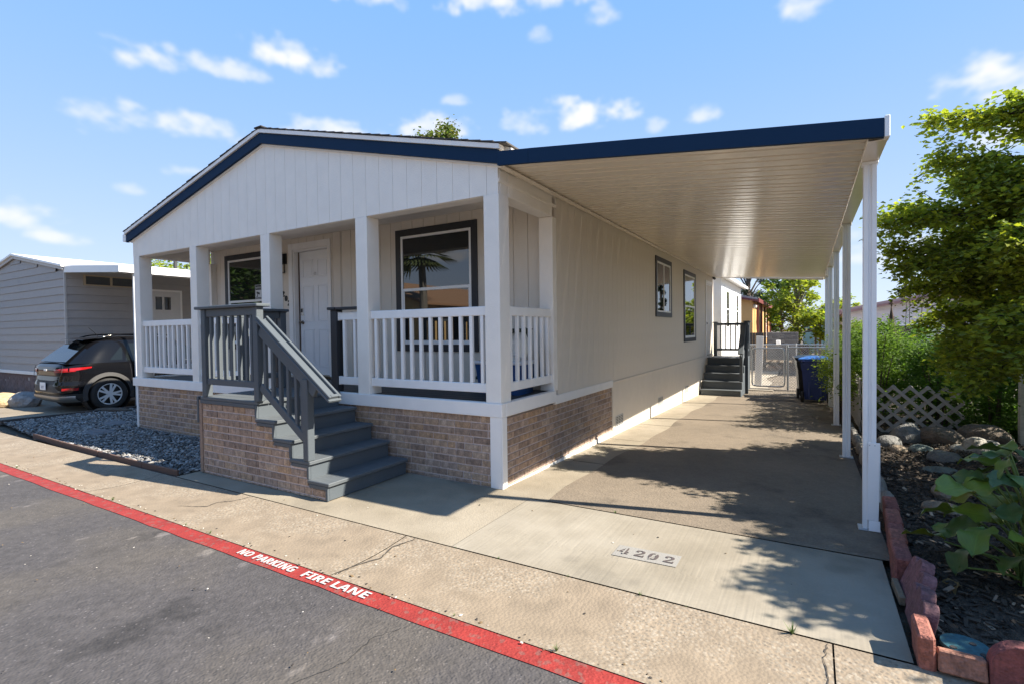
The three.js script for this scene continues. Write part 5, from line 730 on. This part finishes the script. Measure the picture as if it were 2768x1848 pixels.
{ // weeds in the joints
  const blade = (s) => { const gs = []; for (let k = 0; k < 26; k++) { const a = rr(0, 6.28), L = rr(0.4, 1) * s, w = 0.05 * s, x = Math.cos(a), z = Math.sin(a), out = rr(0.25, 0.8) * L; gs.push(finish([-z * w, 0, x * w, z * w, 0, -x * w, x * out, L * 0.8, z * out])); } return mergeGeometries(gs); }, wm = phys(0.10, 0.16, 0.03, 0.8, { transmission: 0.3, thickness: 0 }), geo = blade(0.05), gs2 = blade(0.028);
  [[2.45, 1.275, 1.5], [0.4, 1.27, 0.6], [0.75, 1.27, 0.5], [1.25, 1.27, 0.7], [1.7, 1.275, 0.7], [1.95, 1.272, 0.5], [1.15, 0.1, 0.8], [0.95, 0.1, 0.5], [-6.5, 1.955, 1.2], [-5.4, 1.955, 1.4], [-3.0, 1.955, 0.9], [-1.75, 1.955, 0.9], [-1.4, 1.958, 0.7], [0.9, 1.955, 0.8], [1.5, 1.957, 0.9], [-3.9, 1.22, 0.8]].forEach(([x, z, s], i) => { const w = tag(M('weed', i % 2 ? gs2 : geo, wm, null, [x, z > 1.3 ? gutterProfile(z) : -0.004, z], [0, i * 1.3, 0]), 'small grassy weed growing in a pavement joint', 'weed', 'weeds in the pavement joints'); w.scale.setScalar(s); });
}
// a simple tree: trunk, limbs and a crown of leaf clumps
function tree(name, label, x, y0, z, h, r, n, size, col, col2, opt = {}) {
  const t = tag(G(name), label, 'tree', opt.group), lv = new Leaves(), limbs = [], cy = y0 + h * (opt.mid ?? 0.64), ry = h * (opt.ry ?? 0.4), cl = [];
  limbs.push(taper([[x, y0 - 0.1, z], [x + rr(-0.1, 0.1) * r, y0 + h * 0.25, z], [x + rr(-0.1, 0.1) * r, y0 + h * 0.55, z], [x, y0 + h * 0.85, z]], h * 0.028, h * 0.006, 7));
  for (let k = 0; k < (opt.clumps ?? 40); k++) { let v; do v = [gauss(), gauss(), gauss()]; while (v[0] ** 2 + v[1] ** 2 + v[2] ** 2 < 0.03); const L = Math.hypot(...v), q = Math.pow(rnd(), 0.4) * 0.95, c = [x + v[0] / L * r * q, cy + v[1] / L * ry * q, z + v[2] / L * r * q, r * rr(0.13, 0.26)]; if (opt.cone) { const f = clamp((c[1] - y0) / h); const w = 1.05 - f; c[0] = x + (c[0] - x) * w; c[2] = z + (c[2] - z) * w; c[3] *= 0.4 + w * 0.6; } cl.push(c); limbs.push(taper([[x, lerp(y0 + h * 0.3, c[1], 0.45), z], [lerp(x, c[0], 0.5), lerp(y0 + h * 0.4, c[1], 0.7), lerp(z, c[2], 0.5)], c.slice(0, 3)], h * 0.008, h * 0.002, 4)); }
  for (let i = 0; i < n; i++) { const c = pick(cl); lv.add(c[0] + gauss() * c[3], c[1] + gauss() * c[3] * 0.8, c[2] + gauss() * c[3], size * rr(0.6, 1.3), mix(col, col2, Math.pow(rnd(), 1.3)), opt.flat ?? 0.4, opt.asp ?? 0.7); }
  M('trunk', mergeGeometries(limbs), opt.pale ? barkGrey : bark, t); lv.build('crown', t); return t;
}
tree('yard_tree', 'bushy yellow green tree behind the stone patterned screen at the back', 2.0, -0.3, -25, 5.2, 1.75, 7000, 0.17, YG, DG, { mid: 0.55, ry: 0.5, pale: true, clumps: 60 });
tree('conifer', 'dark green conifer rising behind the white and tan homes', -1.1, -0.3, -35, 8.5, 1.9, 7000, 0.2, [0.03, 0.055, 0.022], [0.02, 0.035, 0.014], { ry: 0.55, mid: 0.5, asp: 0.3 });
tree('yard_tree', 'dark leafy tree between the conifer and the bushy tree', 0.95, -0.3, -33, 5.6, 1.2, 3000, 0.18, DG, [0.03, 0.06, 0.015], { mid: 0.6 });
tree('tall_tree', 'tall tree whose olive top shows above the home\'s roof ridge', -24.4, 0, -30, 19.4, 4.6, 9000, 0.3, [0.16, 0.15, 0.03], DG, { mid: 0.7, ry: 0.3 });
tree('yard_tree', 'green tree behind the grey home\'s awning', -27, 0, -11, 6.3, 3.2, 9000, 0.2, YG, DG, { mid: 0.62 });
tree('yard_tree', 'broad green tree seen through the porch behind the awning', -24, 0, -14, 6.0, 3.0, 8000, 0.2, YG, DG, { mid: 0.62 });
tree('yard_tree', 'low yellow green tree beside the pale green home at the back', 4.1, -0.3, -30, 3.6, 1.2, 4000, 0.16, YG, DG, { mid: 0.6 });
tree('yard_tree', 'bright yellow shrub like tree behind the far carport posts', 4.0, -0.3, -20, 2.5, 0.75, 3600, 0.11, [0.26, 0.27, 0.02], YG, { mid: 0.58 });
tree('cypress', 'slender dark cypress far beyond the maple', 8.0, -0.3, -38, 7.3, 0.7, 5000, 0.2, [0.03, 0.05, 0.02], [0.02, 0.035, 0.015], { cone: true, mid: 0.5, ry: 0.5, asp: 0.3 });
{ // stick tepee
  const t = tag(G('bean_tepee'), 'tepee of dark garden stakes tied at the top beyond the hedge', 'trellis'), m = mat(0.07, 0.045, 0.03, 0.9); for (let k = 0; k < 9; k++) { const a = k * 0.698; M('stake', taper([[4.28 + Math.cos(a) * 0.36, -0.25, -11.6 + Math.sin(a) * 0.36], [4.28 + Math.cos(a) * 0.15, 1.0, -11.6 + Math.sin(a) * 0.15], [4.28 - Math.cos(a) * 0.03, 2.16, -11.6 - Math.sin(a) * 0.03]], 0.014, 0.01, 5), m, t); } M('tie', new THREE.TorusGeometry(0.05, 0.014, 6, 16), m, t, [4.28, 2.05, -11.6], [Math.PI / 2, 0, 0]);
}
// ---------------------------------------------------------------- homes at the back
function simpleHome(name, label, x0, x1, z0, z1, yb, yt, m, roofM, ridge, o = {}) {   // ridge along z; front at z0
  const h = tag(G(name), label, 'house'); B('wall', x0, x1, yb, yt, z1, z0, m, h, 0.01); const xm = (x0 + x1) / 2, ov = 0.25;
  M('gable', prism([[x0, yt], [x1, yt], [xm, yt + ridge]], z1, z0 - 0.003), m, h);
  for (const s of [-1, 1]) { const e = s < 0 ? x0 - ov : x1 + ov, ye = yt - ridge * ov / ((x1 - x0) / 2), pts = [[e, ye], [xm, yt + ridge], [xm, yt + ridge + 0.09], [e, ye + 0.09]]; M('roof', prism(s < 0 ? pts : pts.slice().reverse(), z1 - 0.2, z0 + 0.25), roofM, h); if (o.fascia) { M('fascia', prism((s < 0 ? pts : pts.slice().reverse()).map((p) => [p[0], p[1] - 0.09]), z0 + 0.26, z0 + 0.3), o.fascia, h); B('fascia', e - 0.02 * s, e + 0.03 * s, ye - 0.11, ye + 0.075, z1 - 0.2, z0 + 0.255, o.fascia, h); } }
  for (const [side, a, b, y0, y1] of o.windows || []) { const w = G('window', h); if (side === 'x') { B('casing', x1 - 0.001, x1 + 0.03, y0 - 0.08, y1 + 0.08, a + 0.08, b - 0.08, o.casing || trim, w); B('pane', x1 + 0.03, x1 + 0.036, y0, (y0 + y1) / 2 - 0.02, a, b, glass, w); B('pane', x1 + 0.03, x1 + 0.036, (y0 + y1) / 2 + 0.02, y1, a, b, glass, w); } else { B('casing', a - 0.08, b + 0.08, y0 - 0.08, y1 + 0.08, side === 'z' ? z0 - 0.001 : z1 - 0.03, side === 'z' ? z0 + 0.03 : z1 + 0.001, o.casing || trim, w); B('pane', a, b, y0, y1, side === 'z' ? z0 + 0.03 : z1 - 0.036, side === 'z' ? z0 + 0.036 : z1 - 0.03, glass, w); } }
  return h;
}
const roofGrey = mat(0.28, 0.26, 0.26, 0.9), maroon = paint(0.14, 0.03, 0.03);
simpleHome('white_home', 'bright white sunlit home directly behind the side door landing', -6.5, 0.1, -13.3, -18.6, -0.3, 3.12, paint(0.8, 0.79, 0.77), vinyl, 0.7, { windows: [['x', -14.25, -14.75, 1.55, 2.72], ['x', -16.9, -17.3, 1.55, 2.72]] });
{ const h = simpleHome('tan_home', 'tan orange home with maroon fascia behind the white home', -6.5, 0.32, -21, -33, -0.3, 2.78, paint(0.55, 0.33, 0.13), roofGrey, 0.75, { fascia: maroon, windows: [['x', -25.2, -26, 1.0, 2.2], ['x', -29, -29.8, 1.0, 2.2]] }); for (let k = 0; k < 5; k++) B('porch_post', 0.42, 0.5, -0.3, 2.6, -21.9 - k * 2.1, -21.8 - k * 2.1, maroon, h); M('porch_lamp', new THREE.SphereGeometry(0.11, 12, 8), mat(0.7, 0.65, 0.55, 0.3), h, [0.38, 2.45, -21.2]); }
simpleHome('green_home', 'pale green home with a tan roof far at the back', 2.1, 7.4, -38, -46, -0.3, 2.15, paint(0.30, 0.46, 0.42), mat(0.4, 0.34, 0.3, 0.9), 0.6, { windows: [['z', 3.9, 4.7, 1.2, 1.75]] });
simpleHome('pink_roofed_home', 'pale home with a dusty pink roof edge beyond the bean tepee', 3.75, 9.5, -18.6, -26, -0.3, 2.1, paint(0.66, 0.61, 0.62), mat(0.42, 0.3, 0.29, 0.85), 0.55, { fascia: mat(0.3, 0.17, 0.16, 0.8), windows: [['z', 5.0, 5.9, 0.9, 1.5]] });
{ // screens, pergola and clutter in the back yard
  const s = tag(G('stone_screen'), 'grey privacy screen with a stacked stone pattern across the back yard', 'screen'), sm2 = [stone(0.22, 0.2, 0.185), stone(0.27, 0.245, 0.225), stone(0.18, 0.165, 0.155)]; B('backing', 0.96, 2.12, 0.15, 1.3, -20.06, -20.0, sm2[2], s); for (let r = 0; r < 19; r++) { let x = 0.97; while (x < 2.09) { const w = Math.min(2.11 - x, rr(0.14, 0.4)); M('stone_strip', cb(w - 0.008, 0.05, rr(0.02, 0.045), 0.004), pick(sm2), s, [x + w / 2, 0.185 + r * 0.06, -19.99]); x += w; } }
  const d = tag(G('dark_fence'), 'dark brown board fence beside the stacked stone screen', 'fence'); for (let k = 0; k < 7; k++) B('board', 0.2 + k * 0.105, 0.3 + k * 0.105, -0.3, 1.29, -19.95, -19.92, mat(0.06, 0.05, 0.045, 0.85, { map: woodGrain }), d);
  const p = tag(G('pergola'), 'tan wooden pergola with paired posts far at the back', 'pergola'), pm = mat(0.36, 0.27, 0.2, 0.85, { map: woodGrain }); for (const [x, z] of [[2.75, -26], [2.95, -26], [2.75, -28], [2.95, -28], [4.4, -26]]) B('post', x, x + 0.08, -0.3, 2.0, z, z + 0.08, pm, p); B('beam', 2.6, 4.7, 2.0, 2.14, -26.05, -25.95, pm, p); B('beam', 2.6, 4.7, 2.0, 2.14, -28.05, -27.95, pm, p); for (let k = 0; k < 6; k++) B('rafter', 2.7 + k * 0.36, 2.76 + k * 0.36, 2.141, 2.23, -28.3, -25.6, pm, p);
  const items = [['crate', 'tan crate stacked in the cluttered back yard', 2.75, -21, 0.5, 0.55, [0.35, 0.22, 0.12]], ['crate', 'larger brown crate behind the tan crate', 3.15, -22.5, 0.6, 0.8, [0.3, 0.2, 0.13]], ['clay_pot', 'dark brown tall pot beside the tan crate', 2.35, -21, 0.3, 1.0, [0.08, 0.035, 0.025]], ['clay_pot', 'orange clay pot behind the chain link fence', 2.15, -20.7, 0.3, 0.6, [0.42, 0.2, 0.09]]];
  items.forEach(([n, l, x, z, w, h, c]) => { if (n === 'crate') { const g = tag(G(n), l, 'crate'); for (let k = 0; k < 4; k++) B('slat', x - w / 2, x + w / 2, -0.28 + k * h / 4 + 0.01, -0.28 + (k + 1) * h / 4 - 0.01, z - w / 2, z + w / 2, mat(...c, 0.9, { map: woodGrain }), g); } else { const g = tag(M(n, new THREE.LatheGeometry([[0, 0], [0.6, 0], [0.9, 0.5], [1, 0.9], [1.08, 0.92], [1.08, 1], [0.95, 1]].map((q) => new THREE.Vector2(q[0] * w / 2, q[1] * h)), 18), mat(...c, 0.85), null, [x, -0.28, z]), l, 'pot'); } });
}
// ---------------------------------------------------------------- homes and a palm across the road, mirrored in the panes
simpleHome('gold_home', 'tan gold home with a brown roof across the road, mirrored in the porch window', -21, -13.5, 22, 12.2, -0.1, 2.9, paint(0.55, 0.38, 0.17), mat(0.3, 0.17, 0.09, 0.9), 1.3, { windows: [['back', -18.6, -17.2, 1.1, 2.2], ['back', -16, -14.8, 1.1, 2.2]] });
tree('street_tree', 'dark broad tree across the road, mirrored in the left porch window', -27.5, 0, 12.5, 9.5, 4.8, 9000, 0.34, DG, [0.03, 0.06, 0.012], { mid: 0.6, ry: 0.42, clumps: 60 });
simpleHome('cream_home', 'cream home across the road from the driveway', -9.5, -2.5, 23, 13, -0.1, 2.9, paint(0.62, 0.55, 0.44), mat(0.2, 0.17, 0.15, 0.9), 1.0, { windows: [['back', -8, -6.6, 1.1, 2.2], ['back', -5, -3.8, 1.1, 2.2]] });
simpleHome('beige_home', 'beige home across the road behind the camera', 2, 9.5, 23, 13.2, -0.1, 2.9, paint(0.6, 0.54, 0.46), mat(0.24, 0.19, 0.16, 0.9), 1.0, { windows: [['back', 3.4, 4.8, 1.1, 2.2], ['back', 6.4, 7.8, 1.1, 2.2]] });
{
  const t = tag(G('palm_tree'), 'fan palm across the road, mirrored in the porch window', 'tree'), lv = []; M('trunk', taper([[-13.2, 0, 11.9], [-13.1, 2.5, 11.9], [-13.2, 5.0, 11.9]], 0.22, 0.16, 9), barkGrey, t);
  for (let k = 0; k < 34; k++) { const a = k * 2.399, el = rr(-0.7, 1.0), L = rr(1.1, 1.5), d = [Math.cos(a) * Math.cos(el), Math.sin(el), Math.sin(a) * Math.cos(el)], o = [-13.2, 5.1, 11.9]; for (let i = -5; i <= 5; i++) { const b = a + i * 0.13, tip = [o[0] + Math.cos(b) * Math.cos(el) * L * 1.25, o[1] + d[1] * L * 1.2 - 0.35, o[2] + Math.sin(b) * Math.cos(el) * L * 1.25], m0 = [o[0] + d[0] * L * 0.45, o[1] + d[1] * L * 0.5, o[2] + d[2] * L * 0.45]; lv.push(...m0, tip[0], tip[1], tip[2], lerp(m0[0], tip[0], 0.4) - Math.sin(b) * 0.07, lerp(m0[1], tip[1], 0.3), lerp(m0[2], tip[2], 0.4) + Math.cos(b) * 0.07, ...m0, lerp(m0[0], tip[0], 0.4) + Math.sin(b) * 0.07, lerp(m0[1], tip[1], 0.3), lerp(m0[2], tip[2], 0.4) - Math.cos(b) * 0.07, tip[0], tip[1], tip[2]); } }
  M('fronds', finish(lv), phys(0.09, 0.12, 0.03, 0.7, { transmission: 0.2, thickness: 0 }), t);
}
renderer.render(scene, camera);
